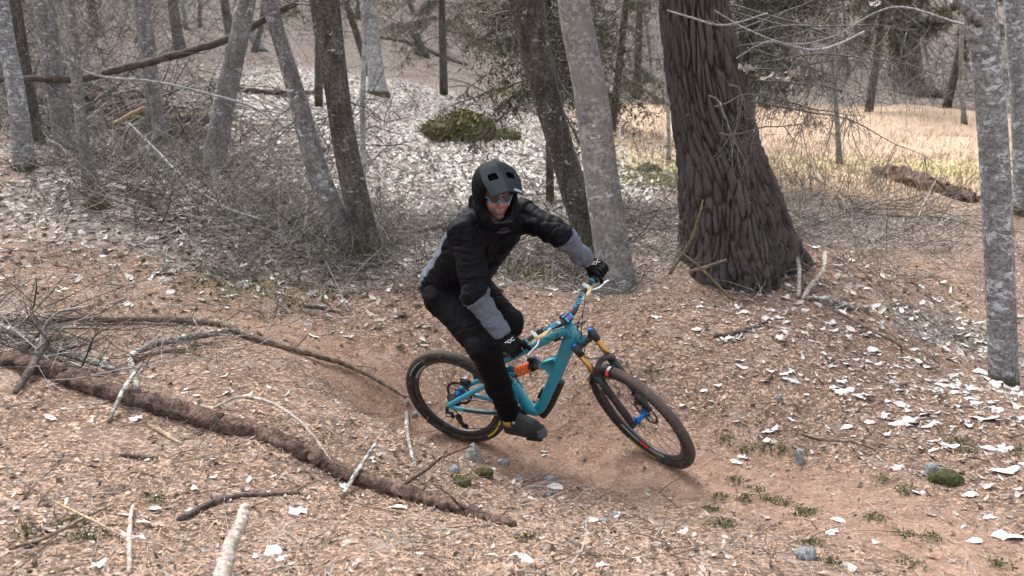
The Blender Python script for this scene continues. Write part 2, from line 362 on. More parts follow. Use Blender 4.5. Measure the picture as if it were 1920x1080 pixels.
zm = dict(leafy=zone_leafy(fx, fy)*(1-.75*np.clip(zone_meadow(fx, fy), 0, 1)), duff=zone_duff(fx, fy)*(1-zone_meadow(fx, fy)), meadow=zone_meadow(fx, fy),
          trail=trail_mask(fx, fy)*sm(7.6, 6.6, fy),
          green=np.clip(.75*blob(1780, 322, 3.2, 1.6, fx, fy)+1.0*blob(1220, 330, 1.5, 2, fx, fy), 0, 1),
          moss=np.clip(.75*blob(945, 500, .35, .35, fx, fy)+.28*blob(1460, 880, .45, .35, fx, fy)+.55*blob(1230, 340, .9, 1.2, fx, fy)+.4*blob(480, 540, 1, .8, fx, fy)+.4*blob(880, 890, .2, .2, fx, fy)+.45*blob(1000, 170, 3, 3, fx, fy), 0, 1))
for k_, v_ in zm.items():
    a_ = ground.data.attributes.new(k_, 'FLOAT', 'POINT'); a_.data.foreach_set('value', v_.astype(np.float32))

# ------------------------------------------------------------------ litter
def frames(n, tilt, rs):                             # random lying orientations
    yaw = rs.uniform(0, 2*np.pi, n); tx, ty = rs.normal(0, tilt, n), rs.normal(0, tilt, n)
    X = unit(np.stack([np.cos(yaw), np.sin(yaw), tx], -1)); Z = unit(np.stack([-tx*np.cos(yaw)+ty*np.sin(yaw), -tx*np.sin(yaw)-ty*np.cos(yaw), np.ones(n)], -1))
    return X, np.cross(Z, X), Z
LEAF = A([[-1, 0, .10], [-.35, .55, .0], [.45, .50, .05], [1, .05, .22], [.4, -.55, .03], [-.4, -.45, .12], [.0, 0, -.10]])
LEAF_T = A([[0, 5, 6], [5, 4, 6], [4, 3, 6], [3, 2, 6], [2, 1, 6], [1, 0, 6]])
def scatter_view(n, rs, r0=1.6, r1=16, pw=1.0, amax=40):
    a = np.radians(rs.uniform(-amax, amax, n)); r = r0*(r1/r0)**(rs.uniform(0, 1, n)**pw)
    return r*np.sin(a), r*np.cos(a), r
def flakes(name, x, y, size, asp, matl, rs, tilt=.35, lift=.004, base=LEAF, tri=LEAF_T, jit=.25, kind='stuff', label=None, curl=1.):
    n = len(x); z = H(x, y)+lift; X, Y, Z = frames(n, tilt, rs)
    L = base[None]*(1+rs.normal(0, jit, (n, len(base), 1)))*np.stack([size, size*asp, size*curl*rs.uniform(.3, 2.2, n)], -1)[:, None]
    V = np.stack([x, y, z], -1)[:, None]+L[..., :1]*X[:, None]+L[..., 1:2]*Y[:, None]+L[..., 2:]*Z[:, None]
    T = tri[None]+(np.arange(n)*len(base))[:, None, None]
    o = mk(name, V.reshape(-1, 3), T.reshape(-1, 3), matl, smooth=False); return tag(o, label, kind=kind)
rs = np.random.RandomState(12)
x, y, r = scatter_view(12000, rs, 1.7, 15); k = rs.uniform(0, 1, len(x)) > .85*trail_mask(x, y); x, y, r = x[k], y[k], r[k]
k = rs.uniform(-.3, .7, len(x)) < noise(np.stack([x, y, 0*x+4], -1)*1.6)+.35; x, y, r = x[k], y[k], r[k]
flakes('brown_leaf_litter', x, y, rs.uniform(.009, .022, len(x))*(1+.05*r), rs.uniform(.4, .95, len(x)), M['brown_leaves'], rs, .4, .007, label='curled brown and grey dead leaves strewn over the needle floor')
rs = np.random.RandomState(11)
x, y, r = scatter_view(16000, rs, 1.6, 10)
CH4 = A([[-1, -.1, .05], [.1, .6, .12], [1, .1, .0], [-.1, -.55, .15]]); CH4T = A([[0, 3, 2], [0, 2, 1]])
SL = A([[-1, -.05, 0], [-1, .05, 0], [1, .05, .12], [1, -.05, .12]])
x, y, r = scatter_view(62000, rs, 1.6, 13); k = rs.uniform(0, 1, len(x)) > .5*trail_mask(x, y); x, y, r = x[k], y[k], r[k]
k = rs.uniform(-.2, .8, len(x)) < noise(np.stack([x, y, 0*x], -1)*2.2)+.45; x, y, r = x[k], y[k], r[k]
flakes('litter_chips', x, y, rs.uniform(.004, .011, len(x))*(1+.05*r), rs.uniform(.4, 1., len(x)), M['chips'], rs, .28, base=CH4, tri=CH4T, label='brown and grey bark chips and crumbled leaves over the needle floor')
x, y, r = scatter_view(16000, rs, 1.6, 10)
flakes('fallen_needles', x, y, rs.uniform(.010, .028, len(x)), rs.uniform(.6, 1.6, len(x)), M['needles'], rs, .25, .006, SL, A([[0, 3, 2], [0, 2, 1]]), .05, label='orange brown fallen conifer needles scattered over the floor')
x, y, r = scatter_view(80000, rs, 4.5, 26, .75, 36); k = rs.uniform(.12, 1.1, len(x)) < zone_leafy(x, y)*(1-.7*zone_meadow(x, y))+.04; x, y, r = x[k], y[k], r[k]
flakes('pale_leaf_litter', x, y, rs.uniform(.025, .055, len(x))*(1+.01*r), rs.uniform(.5, 1, len(x)), M['leaves'], rs, .45, .01, label='packed grey white fallen leaves covering the slope among the trees')
# white bleached leaves: the large ones are pieces of the floor, the small ones stuff
pal = [G(px_, py_) for px_, py_ in [(1640, 700), (1820, 760), (1560, 640), (1750, 830), (1880, 960)]]
def white_density(x, y):
    s = 0
    for c, w, sx, sy in zip(pal, (1, 1, .8, .5, .6), (.75, .55, .5, .45, .35), (.5, .45, .33, .35, .3)): s = s+w*np.exp(-((x-c[0])/sx)**2-((y-c[1])/sy)**2)
    return s+.9*blob(1380, 590, .5, .4, x, y)+.05
x = rs.uniform(-3.2, 4.0, 60000); y = rs.uniform(2.0, 8, 60000)
k = (rs.uniform(0, 1.6, len(x)) < white_density(x, y)*(1-.8*trail_mask(x, y))); x, y = x[k][:1700], y[k][:1700]
flakes('small_bleached_leaf', x, y, rs.uniform(.008, .026, len(x)), rs.uniform(.45, .9, len(x)), M['white_leaf'], rs, .35, .008, label='small white bleached leaf scraps along the right bank')
WL = []
rsw = np.random.RandomState(5)
lm = []
for q in range(6):                                   # six lobed, curled leaf meshes shared by the copies
    n = 12; t = np.linspace(0, 2*np.pi, n, endpoint=False); rr = 1+.38*rsw.uniform(-1, 1, n); 
    ring = np.stack([np.cos(t)*rr, np.sin(t)*rr*.55, .16*np.cos(2*t+q)+.10*rsw.normal(0, 1, n)], -1)
    ring2 = ring*A([.55, .55, .2])+A([0, 0, .02]); V_ = np.r_[ring, ring2, [[0, 0, 0]]]
    a = np.arange(n); b = (a+1) % n
    ob = mk('fallen_leaf', V_, [np.stack([a, b, b+n, a+n], -1), np.stack([a+n, b+n, 0*a+2*n], -1)], M['white_leaf'], ground, True); lm.append(ob)
spots = [(1580,738,.055),(1625,750,.035),(1690,765,.045),(1700,795,.05),(1730,780,.035),(1330,755,.03),(1345,725,.03),(1280,765,.03),(1440,600,.04),(1360,640,.035),(1305,622,.03),(1230,490,.03),(1390,690,.035),(1500,705,.03),(1488,703,.035),(1560,690,.025),
 (1840,700,.05),(1865,725,.04),(1880,885,.06),(1850,915,.04),(1890,1010,.06),(1855,975,.03),(1825,1020,.03),(1680,880,.035),(1770,725,.045),(1740,690,.045),(1790,730,.03),(1855,790,.045),(1570,980,.03),(1155,970,.022),(1280,1000,.022),(1490,1035,.022),(1380,870,.03),(1395,860,.03),(1440,815,.03),(1450,810,.03),(1720,925,.03),(1640,1020,.02),(1590,1070,.03),
 (425,742,.03),(745,955,.03),(645,915,.022),(400,900,.02),(365,920,.018),(290,960,.025),(270,985,.02),(510,1040,.035),(525,1052,.02),(120,770,.018),(350,733,.018),(940,870,.025),(1020,857,.018),(1120,745,.014),(505,445,.03),(430,460,.04),(385,528,.03),(120,545,.03),(30,470,.03),(10,445,.025),(345,740,.02),(180,1065,.03),(785,1045,.02),(985,1055,.025),(1130,1065,.025),(920,1045,.018),(1190,735,.03)]
for q in range(235):
    if q < len(spots):
        px_, py_, s_ = spots[q]; p = G(px_, py_)
    else:
        while True:
            p = A([rsw.uniform(-2.4, 3.8), rsw.uniform(2.3, 7.4), 0.])
            if rsw.uniform(0, 1.3) < white_density(p[0], p[1])*(1-trail_mask(p[0], p[1])): break
        p[2] = H(p[0], p[1]); s_ = rsw.uniform(.018, .042)
    o = lm[q] if q < 6 else lm[q % 6].copy()
    if q >= 6: COL.objects.link(o); o.parent = ground
    o.location = p+A([0, 0, .010]); o.rotation_euler = (rsw.normal(0, .22), rsw.normal(0, .22), rsw.uniform(-.5, .5)+(0 if q % 2 else 3.14)); o.scale = (s_*rsw.uniform(.8, 1.2), s_*rsw.uniform(.8, 1.4), s_)

# ------------------------------------------------------------------ thin twigs in bulk
def twigs(name, P, Dr, L, r, curl, matl, rs, label=None, parent=None, kind='stuff', grav=0., m=4):
    n = len(P); P = np.asarray(P, float); Dr = unit(Dr); seg = (L/(m-1))[:, None]; pts = [P]; d = Dr
    for q in range(m-1):
        d = unit(d+rs.normal(0, curl, (n, 3))+A([0, 0, grav])); pts.append(pts[-1]+d*seg)
    C = np.stack(pts, 1); T_ = unit(np.gradient(C, axis=1)); N = unit(np.cross(T_, rs.normal(0, 1, (n, 1, 3)))); B = np.cross(T_, N)
    rr = r[:, None]*np.linspace(1, .35, m)[None]
    V = np.stack([C+rr[..., None]*(np.cos(a)*N+np.sin(a)*B) for a in (0, 2.094, 4.189)], 2)
    idx = (np.arange(n)*m*3)[:, None, None]+(np.arange(m-1)*3)[None, :, None]; j = np.arange(3)[None, None]; j2 = (j+1) % 3
    Q = np.stack([idx+j, idx+j2, idx+3+j2, idx+3+j], -1).reshape(-1, 4)
    o = mk(name, V.reshape(-1, 3), Q, matl, parent, True); return tag(o, label, kind=kind), C
def onfloor(x, y, dz=0.): return np.stack([x, y, H(x, y)+dz], -1)
rs = np.random.RandomState(21)
# sticks lying about
x, y, r = scatter_view(2600, rs, 1.9, 14); k = rs.uniform(0, 1, len(x)) > .8*trail_mask(x, y); x, y, r = x[k], y[k], r[k]
a = rs.uniform(0, 2*np.pi, len(x)); twigs('lying_twigs', onfloor(x, y, .006), np.stack([np.cos(a), np.sin(a), rs.normal(.0, .05, len(x))], -1), rs.uniform(.05, .3, len(x))*(1+.05*r), rs.uniform(.0012, .003, len(x))*(1+.03*r), .12, M['twig'], rs, 'thin dead twigs lying all over the forest floor')
def brush(name, zones, label, matl):
    P, Dd, L, R_ = [], [], [], []
    for px_, py_, sx, sy, n, l0, l1, rr, up in zones:
        c = G(px_, py_); nb = max(4, n//7); bx = c[0]+rs.normal(0, sx, nb); by = c[1]+rs.normal(0, sy, nb); i = rs.randint(0, nb, n)
        x = bx[i]+rs.normal(0, .04, n); y = by[i]+rs.normal(0, .04, n); a = rs.uniform(0, 2*np.pi, n); u = np.abs(rs.normal(up, .4, n))
        P.append(onfloor(x, y, rs.uniform(0, .12, n))); Dd.append(np.stack([np.cos(a), np.sin(a), u], -1)); L.append(rs.uniform(l0, l1, n)); R_.append(rs.uniform(.5, 1.2, n)*rr)
    P, Dd, L, R_ = map(np.concatenate, (P, Dd, L, R_)); keep = np.hypot(P[:, 0]-.1, P[:, 1]-4.8) > 1.6
    P, Dd, L, R_ = P[keep], Dd[keep], L[keep], R_[keep]
    o, C = twigs(name, P, Dd, L, R_, .22, matl, rs, label, grav=-.02, m=4)
    return C
C = brush('grey_brush', [(650,460,.55,.6,1300,.15,.55,.0032,.35),(480,410,.9,.9,1600,.2,.8,.0035,.5),(330,330,1.2,1.1,1300,.25,.9,.004,.5),(560,520,1.0,.7,900,.1,.4,.0028,.15),
  (1000,500,.7,.6,900,.1,.45,.003,.25),(870,440,.9,1.0,700,.15,.6,.003,.5),(1230,440,.7,.9,700,.15,.5,.003,.35),(1560,430,1.3,.9,1500,.15,.6,.0035,.2),(1480,360,.7,1.0,500,.25,.9,.004,.8),
  (1680,560,1.0,.8,800,.1,.35,.003,.12),(700,330,1.4,2.0,500,.2,.9,.004,.9),(120,250,1.5,1.2,900,.3,1.0,.005,.6),(1050,300,1.5,3.0,300,.2,.7,.004,1.0),(250,215,1.6,1.1,300,.5,1.6,.013,.08),(350,290,1.2,1.0,160,.4,1.2,.009,.1),(180,160,2.5,1.8,220,.6,2.0,.015,.12),(560,200,2.5,2.5,160,.5,1.6,.010,.12),(950,140,4,5,200,.8,2.2,.014,.15),(1280,140,4,5,160,.8,2.2,.014,.2),(1560,400,1.5,.8,130,.3,1.0,.007,.08),(480,400,.9,.8,120,.3,.9,.008,.2),(1050,500,.7,.5,120,.2,.7,.006,.1),(50,640,.45,.22,80,.35,1.0,.006,.05),(150,690,.4,.2,50,.2,.7,.005,.05),(1050,420,.9,.9,120,.3,.9,.007,.15),(60,650,.5,.35,500,.08,.3,.0025,.1),(420,600,1.2,.5,500,.08,.3,.0024,.1)],
  'tangled grey dead brush and bare stems among the trunks', M['twig'])
# side twiglets of the brush
i = rs.randint(0, len(C), 6500); q = C[i, rs.randint(1, 4, 6500)]
twigs('grey_brush_twiglets', q, rs.normal(0, 1, (6500, 3))+A([0, 0, .3]), rs.uniform(.05, .22, 6500), rs.uniform(.0012, .0024, 6500), .2, M['twig'], rs, 'fine side twiglets in the dead brush among the trunks', m=3)
# far undergrowth on the slope
n = 42000; a = np.radians(rs.uniform(-42, 42, n)); r = 13.5+44*rs.uniform(0, 1, n)**1.35; x = r*np.sin(a); y = r*np.cos(a)
k = (zone_leafy(x, y)+zone_meadow(x, y)*1.3 < rs.uniform(.05, .5, n)); x, y, r = x[k], y[k], r[k]; n = len(x); a = rs.uniform(0, 2*np.pi, n)
twigs('far_undergrowth', onfloor(x, y, rs.uniform(0, 1, n)**1.6*6.5*sm(14, 30, r)), np.stack([np.cos(a), np.sin(a), rs.normal(.5, .8, n)], -1), rs.uniform(.6, 2.6, n), rs.uniform(.004, .011, n)*(r/26), .22, M['twig_far'], rs, 'grey brown leafless thicket filling the far wooded slope', m=3)

# ------------------------------------------------------------------ grass, moss and sprouts
rs = np.random.RandomState(31)
x, y, r = scatter_view(60000, rs, 9, 36, .8, 36); k = rs.uniform(.15, 1, len(x)) < zone_meadow(x, y); x, y, r = x[k], y[k], r[k]; n = len(x)
BL = A([[-.06, 0, 0], [.06, 0, 0], [.03, .25, 1.], [-.02, .3, 1.05]])
def blades(name, x, y, h, matl, label):
    n = len(x); ya = rs.uniform(0, 6.28, n); c, s = np.cos(ya)[:, None], np.sin(ya)[:, None]; b = BL[None]*h[:, None, None]*A([1, 1, 1.]); b = b+0*b
    lx = b[..., 0]*c-b[..., 1]*s*rs.uniform(.3, 3, (n, 1)); ly = b[..., 0]*s+b[..., 1]*c*rs.uniform(.3, 3, (n, 1)); z = H(x, y)
    V = np.stack([x[:, None]+lx, y[:, None]+ly, z[:, None]+b[..., 2]-.005], -1)
    return tag(mk(name, V.reshape(-1, 3), np.arange(n*4).reshape(-1, 4), matl, smooth=False), label, kind='stuff')
blades('meadow_grass', x, y, rs.uniform(.04, .13, n), M['drygrass'], 'short straw coloured dry grass of the clearing beyond the big trunk')
cl = A([G(*p)[:2] for p in [(1360,828),(1400,850),(1430,842),(1375,905),(1350,935),(1395,940),(1420,920),(1440,940),(1465,945),(1500,965),(1515,962),(1350,990),(1360,985),(1700,925),(1640,975),(1690,1005),(1745,1012),(1520,1020),(1560,1060),(1710,1060),(1870,1060),(1800,835),(1815,850),(1660,905),(1335,960),(1910,850),(1460,845),(140,985),(155,1010),(50,1000),(290,940),(860,905),(990,1010),(470,530),(1220,700)]])
i = rs.randint(0, len(cl), 2600); x = cl[i, 0]+rs.normal(0, .028, 2600); y = cl[i, 1]+rs.normal(0, .035, 2600)
flakes('moss_and_sprouts', x, y, rs.uniform(.005, .014, len(x)), rs.uniform(.3, .7, len(x)), M['moss'], rs, 1.2, .012, label='small dark green moss tufts and sprouts on the right foreground floor')
x = np.concatenate([G(945, 500)[0]+rs.normal(0, .18, 900), G(1230, 335)[0]+rs.normal(0, .6, 2500), G(500, 545)[0]+rs.normal(0, .5, 500), G(1780, 322)[0]+rs.normal(0, 2, 1500)])
y = np.concatenate([G(945, 500)[1]+rs.normal(0, .2, 900), G(1230, 335)[1]+rs.normal(0, .9, 2500), G(500, 545)[1]+rs.normal(0, .4, 500), G(1780, 322)[1]+rs.normal(0, 1, 1500)])
flakes('ground_moss', x, y, rs.uniform(.012, .035, len(x)), rs.uniform(.4, .8, len(x)), M['mossbright'], rs, .8, .01, label='yellow green moss patches on the pale leafy ground')

# ------------------------------------------------------------------ trees
def limb(mb, p, d, L, r, rs, n=9, curl=.13, k=6, grav=-.01):
    P = [p]; d = unit(d)
    for _ in range(n-1): d = unit(d+rs.normal(0, curl, 3)+A([0, 0, grav])); P.append(P[-1]+d*L/(n-1))
    P = A(P); mb.tube(P, np.linspace(r, r*.25, n), k); return P
RIDGE = [None]
def tree(name, label, mt, pts, wpx, Y=None, k=18, rows=60, top=9., nb=5, flare=.35, rough=.06, seed=0, group=None, ridge=0, cat='tree', stubs=0, lobes=0, twigm='twig', crown=120):
    rs = np.random.RandomState(seed+100)
    base = G(*pts[0]) if Y is None else at(*pts[0], Y)
    if Y is not None: base[2] = H(base[0], base[1])
    Y = base[1]; P = [base]+[at(a, b, Y) for a, b in pts[1:]]
    r = [w/2*(p-CAM)@A([0, math.cos(PITCH), -math.sin(PITCH)])/FPX for w, p in zip(wpx, P)]
    P = A(P); dn = unit(P[0]-P[1]); P = np.r_[[P[0]+dn*(.6 if ridge else .25)], P]; r = [r[0]]+r
    d = unit(P[-1]-P[-3]); d = unit(d+A([0, 0, .6])); z = P[-1][2]; e = []
    while z < base[2]+top:
        p = (e[-1] if e else P[-1])+d*1.2; e.append(p); r.append(r[-1]*.86); z = p[2]; d = unit(d+A([rs.normal(0, .03), rs.normal(0, .03), .15]))
    ztop = P[-1][2]
    P = np.r_[P, e] if e else P
    C = spline(P, rows); Rr = np.interp(np.linspace(0, len(P)-1, rows), np.arange(len(P)), r)
    hgt = C[:, 2]-base[2]; Rr = Rr*(1+flare*np.exp(-np.maximum(hgt, 0)/.14))
    s = np.r_[0, np.cumsum(np.linalg.norm(np.diff(C, axis=0), axis=1))]
    def disp(Pc, t, R0):
        X = np.stack([np.cos(t)[None]*R0*9+seed, np.sin(t)[None]*R0*9, s[:, None]*2.2+0*R0], -1)
        o = R0*rough*fbm(X, 3)
        if lobes: o = o+R0*.16*np.exp(-np.maximum(hgt, 0)/.45)[:, None]*np.cos(lobes*t[None]+1.4*np.sin(s[:, None])+seed)
        if ridge:
            w = .18*fbm(np.stack([np.cos(t)[None]+0*R0, np.sin(t)[None]+0*R0, s[:, None]*1.5+0*R0], -1), 2)
            c = t[None]+w
            X_ = np.stack([np.cos(c)*R0, np.sin(c)*R0, s[:, None]+0*R0], -1); X_ = X_+np.stack([.028*noise(X_*A([6, 6, 3])), .028*noise(X_*A([6, 6, 3])+5), .16*noise(X_*A([22, 22, 2])+9)], -1)
            e1, id1 = worley(X_*A([24, 24, 2.3])); e2, id2 = worley(X_*A([52, 52, 7])+3)
            h_ = sm(.0, .26, e1)*(.65+.6*id1)+.30*sm(0, .22, e2)*(.5+id2)+.22*noise(X_*A([60, 60, 25]))+.25*noise(X_*A([30, 30, 8])+2); o = o+ridge*(1.5*h_-1); RIDGE[0] = np.clip(h_*.75, 0, 1.4)
        return o
    root = empty(name, base, label, cat, group)
    tk = MB().tube(C, Rr, k, disp=disp).build('trunk', M[mt], root, loc=None, xf=lambda v: v-base)
    if ridge:
        a_ = tk.data.attributes.new('ridge', 'FLOAT', 'POINT'); a_.data.foreach_set('value', np.r_[RIDGE[0].ravel(), 0, 0].astype(np.float32))
    for q in range(nb):                              # limbs, most above the frame
        i = int(np.clip(np.searchsorted(hgt, rs.uniform(.35, .95)*hgt[-1]), 2, rows-1)); a = rs.uniform(0, 6.28)
        b = MB(); L = rs.uniform(.8, 2.2); p0 = C[i]; LP = limb(b, p0, [math.cos(a), math.sin(a), rs.uniform(.2, 1)], L, min(Rr[i]*.4, .035), rs)
        for _ in range(5): limb(b, LP[rs.randint(2, 9)], rs.normal(0, 1, 3)+A([0, 0, .3]), L*.4, .008, rs, 5, .2, 4)
        b.build('branch', M[mt], root, xf=lambda v: v-base)
    for q in range(stubs):                           # snapped dead side branches in view
        i = rs.randint(int(rows*.12), int(rows*.8)); a = rs.uniform(0, 6.28); b = MB()
        LP = limb(b, C[i], [math.cos(a), math.sin(a)*.6, rs.uniform(-.4, .5)], rs.uniform(.15, .9), max(.004, Rr[i]*.1), rs, 7, .2, 5)
        for _ in range(3): limb(b, LP[rs.randint(2, 7)], rs.normal(0, 1, 3), .25, .003, rs, 4, .2, 4)
        b.build('dead_branch', M['twigbark'], root, xf=lambda v: v-base)
    if crown:
        n = crown; i = rs.randint(int(rows*.55), rows, n)
        o, _ = twigs('crown', C[i]-base, rs.normal(0, 1, (n, 3))+A([0, 0, .5]), rs.uniform(.5, 1.9, n), rs.uniform(.004, .012, n), .2, M[twigm], rs, parent=root, kind='stuff', m=4)
    return root, C, Rr, base
M['twigbark'] = bark('dead_branchlet', (.21, .20, .18), (.10, .09, .08), (.45, .47, .44), .62, 0, (1, 1, 1), 20, .3)
T_ = tree
T_('lichen_tree', 'slim trunk spotted with pale lichen, at the left edge of the woods', 'aspen', [(48,318),(30,170),(8,50)], [36,32,30], seed=1, stubs=2)
T_('dark_tree', 'brown shaded trunk just behind the lichen spotted one on the far left', 'dark', [(68,270),(45,140),(22,0)], [28,30,30], seed=2)
T_('grey_tree', 'straight grey trunk, third from the left edge, with a flared foot', 'grey', [(128,292),(103,160),(80,0)], [38,34,40], seed=3, stubs=1)
T_('grey_tree', 'thin grey trunk with blackened foot on the upper left bank', 'grey', [(172,355),(150,210),(128,0)], [26,20,20], seed=4, stubs=3)
T_('pale_tree', 'short looking pale trunk standing among the fallen logs on the left', 'grey', [(298,268),(283,150),(265,0)], [34,28,30], seed=5, stubs=2)
T_('grey_tree', 'grey trunk leaning right behind the brushy left hollow', 'grey', [(398,330),(415,220),(462,0)], [42,40,34], seed=6, stubs=4, lobes=2)
T_('forked_grey_tree', 'crooked grey trunk of the pair left of the rider, lower lighter one', 'grey', [(665,478),(600,330),(560,190),(530,90),(505,0)], [40,42,34,30,30], seed=7, stubs=6, lobes=3)
T_('dark_tree', 'taller dark trunk of the crossing pair left of the rider', 'dark', [(700,485),(662,340),(635,190),(608,0)], [48,46,46,58], seed=8, stubs=7, lobes=3)
T_('slender_tree', 'slender pale stem right of the crossing trunk pair', 'pale', [(682,400),(680,200),(684,60)], [11,11,9], seed=9, crown=80, stubs=2)
T_('pale_tree', 'stout pale grey trunk far up the leafy slope behind the trunk pair', 'pale', [(708,175),(700,90),(690,0)], [34,28,34], seed=10, stubs=2)
T_('burnt_snag', 'small blackened forked snag far up the slope above the leaf litter', 'dark', [(790,105),(786,85),(780,62)], [22,18,10], seed=11, top=.1, crown=0, nb=2)
T_('mossy_tree', 'dark mossy trunk leaning behind the rider, left of the smooth grey one', 'dark', [(1118,480),(1065,320),(1025,180),(985,0)], [56,50,50,66], seed=12, stubs=7)
T_('smooth_grey_tree', 'smooth pale grey trunk with lichen flecks rising behind the front handlebar', 'birch', [(1158,542),(1130,350),(1108,180),(1075,0)], [66,66,64,62], k=32, rows=110, flare=.12, rough=.035, seed=13, stubs=2)
rt, BC, BR, bb = T_('big_conifer', 'massive dark conifer with deeply furrowed bark and flared foot right of the rider', 'pine',
   [(1385,500),(1382,460),(1372,400),(1350,300),(1330,200),(1313,100),(1299,0)], [196,196,184,154,138,130,124], Y=7.05, k=300, rows=330, top=14, flare=.10, rough=.04, ridge=.016, lobes=6, seed=14, nb=6, stubs=5)
T_('lichen_tree', 'lichen crusted trunk standing close at the right side of the trail bank', 'aspen', [(1882,718),(1875,520),(1865,300),(1848,100),(1838,0)], [48,51,52,53,58], k=32, rows=110, flare=.08, rough=.03, seed=15, stubs=0)
T_('grey_tree', 'grey trunk half cut off by the right edge, behind the lichen crusted one', 'aspen', [(1918,400),(1912,200),(1900,0)], [32,30,34], seed=16, stubs=1)
T_('far_conifer', 'dark stout conifer with flared foot at the far side of the clearing', 'dark', [(1706,176),(1702,100),(1700,0)], [58,44,44], k=40, rows=80, flare=.8, lobes=5, seed=17, crown=0, stubs=5)
T_('slender_tree', 'thin crooked dark stem in the clearing just left of the right lichen trunk', 'grey', [(1808,232),(1802,130),(1806,0)], [9,8,8], seed=18, crown=60)
T_('slender_tree', 'thin grey sapling at the near rim of the clearing, left part', 'grey', [(1574,308),(1568,200),(1560,100)], [11,9,7], seed=19, crown=60, top=5)
T_('slender_tree', 'slim white stem behind the smooth grey trunk at the far leaf edge', 'pale', [(1227,195),(1226,100),(1228,0)], [9,9,9], seed=20, crown=60)
T_('slender_tree', 'slim stem rising right of the far boulder, very pale', 'pale', [(1140,215),(1142,100),(1145,0)], [8,8,8], seed=22, crown=60)
T_('slender_tree', 'thin stem close left of the big conifer trunk over the leaf patch', 'pale', [(1254,300),(1252,200),(1238,60)], [8,7,7], seed=23, crown=60)
T_('stump', 'small dark snapped stump on the upper left bank below the blackened trunk', 'dark', [(183,388),(176,368)], [30,22], seed=24, top=.0, crown=0, nb=0, rows=12, flare=.5, cat='stump')
rs = np.random.RandomState(77); q = 0; used = []
while q < 64:                                        # the wood that goes on up the slope
    px_ = rs.uniform(-120, 2040); Yd = rs.uniform(17, 58)
    if px_ > 1450 and Yd < 34: continue
    if 800 < px_ < 1250 and Yd < 27: continue
    if 560 < px_ < 800 and Yd < 24: continue
    b = at(px_, 130, Yd); 
    if any(abs(px_-u) < 14 for u in used): continue
    used.append(px_); w = rs.uniform(.13, .34)*FPX/Yd; lean = rs.normal(-25, 30)
    T_('background_tree', 'one of the bare grey trunks crowding the far wooded slope', rs.choice(['far', 'far', 'grey', 'dark', 'pale']) , [(px_, 130), (px_+lean*.5, 40), (px_+lean, -60)], [w, w*.9, w*.85], Y=Yd, k=9, rows=16, top=rs.uniform(9, 14), nb=0, seed=200+q, crown=90, group='bare trunks on the far slope', twigm='twig_far')
    q += 1

# ------------------------------------------------------------------ boughs with needles
def boughs(name_parent, starts, rs, parent, base, matl='spruce', L=(1.0, 2.4), dens=100, droop=-.10, side=None, bl=(.035, .07), bw=.0065):
    NB = []
    for p in starts:
        b = MB(); a = rs.uniform(0, 6.28) if side is None else rs.normal(side, .8)
        LP = limb(b, p, [math.cos(a), math.sin(a)*.8, rs.uniform(-.35, .15)], rs.uniform(*L), rs.uniform(.009, .018), rs, 9, .09, 5, droop*.5)
        n = dens; i = rs.randint(2, 8, n); f = rs.uniform(0, 1, (n, 1)); s = LP[i]*f+LP[i+1 if False else np.minimum(i+1, 8)]*(1-f)
        d = rs.normal(0, 1, (n, 3))*A([1, 1, .5])+A([0, 0, -.9]); o_, Cc = None, None
        seg = []; dd = unit(d); l = rs.uniform(.12, .5, n)[:, None]; q = s
        pts = [s]
        for _ in range(3): dd = unit(dd+rs.normal(0, .18, (n, 3))+A([0, 0, droop])); pts.append(pts[-1]+dd*l/3)
        for z in range(0, n, 9): b.tube(A([p_[z] for p_ in pts]), [.003, .0025, .002, .001], 3, cap=False)
        b.build('bough', M['twigbark'], parent, xf=lambda v: v-base)
        NB.append(np.stack(pts, 1))
    C = np.concatenate(NB); m = 7; n = len(C)*m; c = np.repeat(C, m, 0); k = rs.randint(0, 3, n); f = rs.uniform(0, 1, (n, 1)); ii = np.arange(n)
    s = c[ii, k]*f+c[ii, k+1]*(1-f); ax_ = unit(c[ii, k+1]-c[ii, k]); d = unit(rs.normal(0, 1, (n, 3))+ax_*.8); w = unit(np.cross(d, rs.normal(0, 1, (n, 3))))*bw
    l = rs.uniform(*bl, n)[:, None]; V = np.stack([s-w, s+w, s+d*l+w*.4, s+d*l-w*.4], 1).reshape(-1, 3)-base
    tag(mk('needle_foliage', V, np.arange(n*4).reshape(-1, 4), M[matl], parent, False), kind='stuff')
def spruce(label, px, py, Y, zr, nb, rs, w=16, **kw):
    base = at(px, py, Y); base[2] = H(base[0], base[1]); root = empty('spruce', base, label, 'tree', None)
    top = zr[1]+1.5; C = base+np.linspace(0, 1, 14)[:, None]*A([rs.normal(0, .3), 0, top]); r = w/2*Y/FPX
    MB().tube(C, np.linspace(r, r*.35, 14), 10).build('trunk', M['dark'], root, xf=lambda v: v-base)
    st = [base+A([0, 0, z])+A([rs.normal(0, .03), rs.normal(0, .03), 0]) for z in rs.uniform(zr[0], zr[1], nb)]
    boughs('b', st, rs, root, base, **kw); return root
rs = np.random.RandomState(51)
spruce('olive spruce with drooping boughs behind the dark mossy trunk', 1034, 150, 10.8, (1.25, 3.0), 42, rs, L=(.6, 1.6), dens=70)
spruce('olive spruce filling the gap between smooth trunk and big conifer', 1150, 150, 18, (.9, 3.9), 40, rs, L=(1, 2.2), dens=88)
spruce('dark spruce high over the leaf covered slope, left of the rider head', 830, 60, 24, (1.4, 4.8), 40, rs, L=(1.2, 2.6), dens=88)
spruce('spruce with dense olive boughs to the right of the big conifer', 1385, 150, 12.5, (1.3, 3.4), 40, rs, L=(.7, 1.5), dens=96)
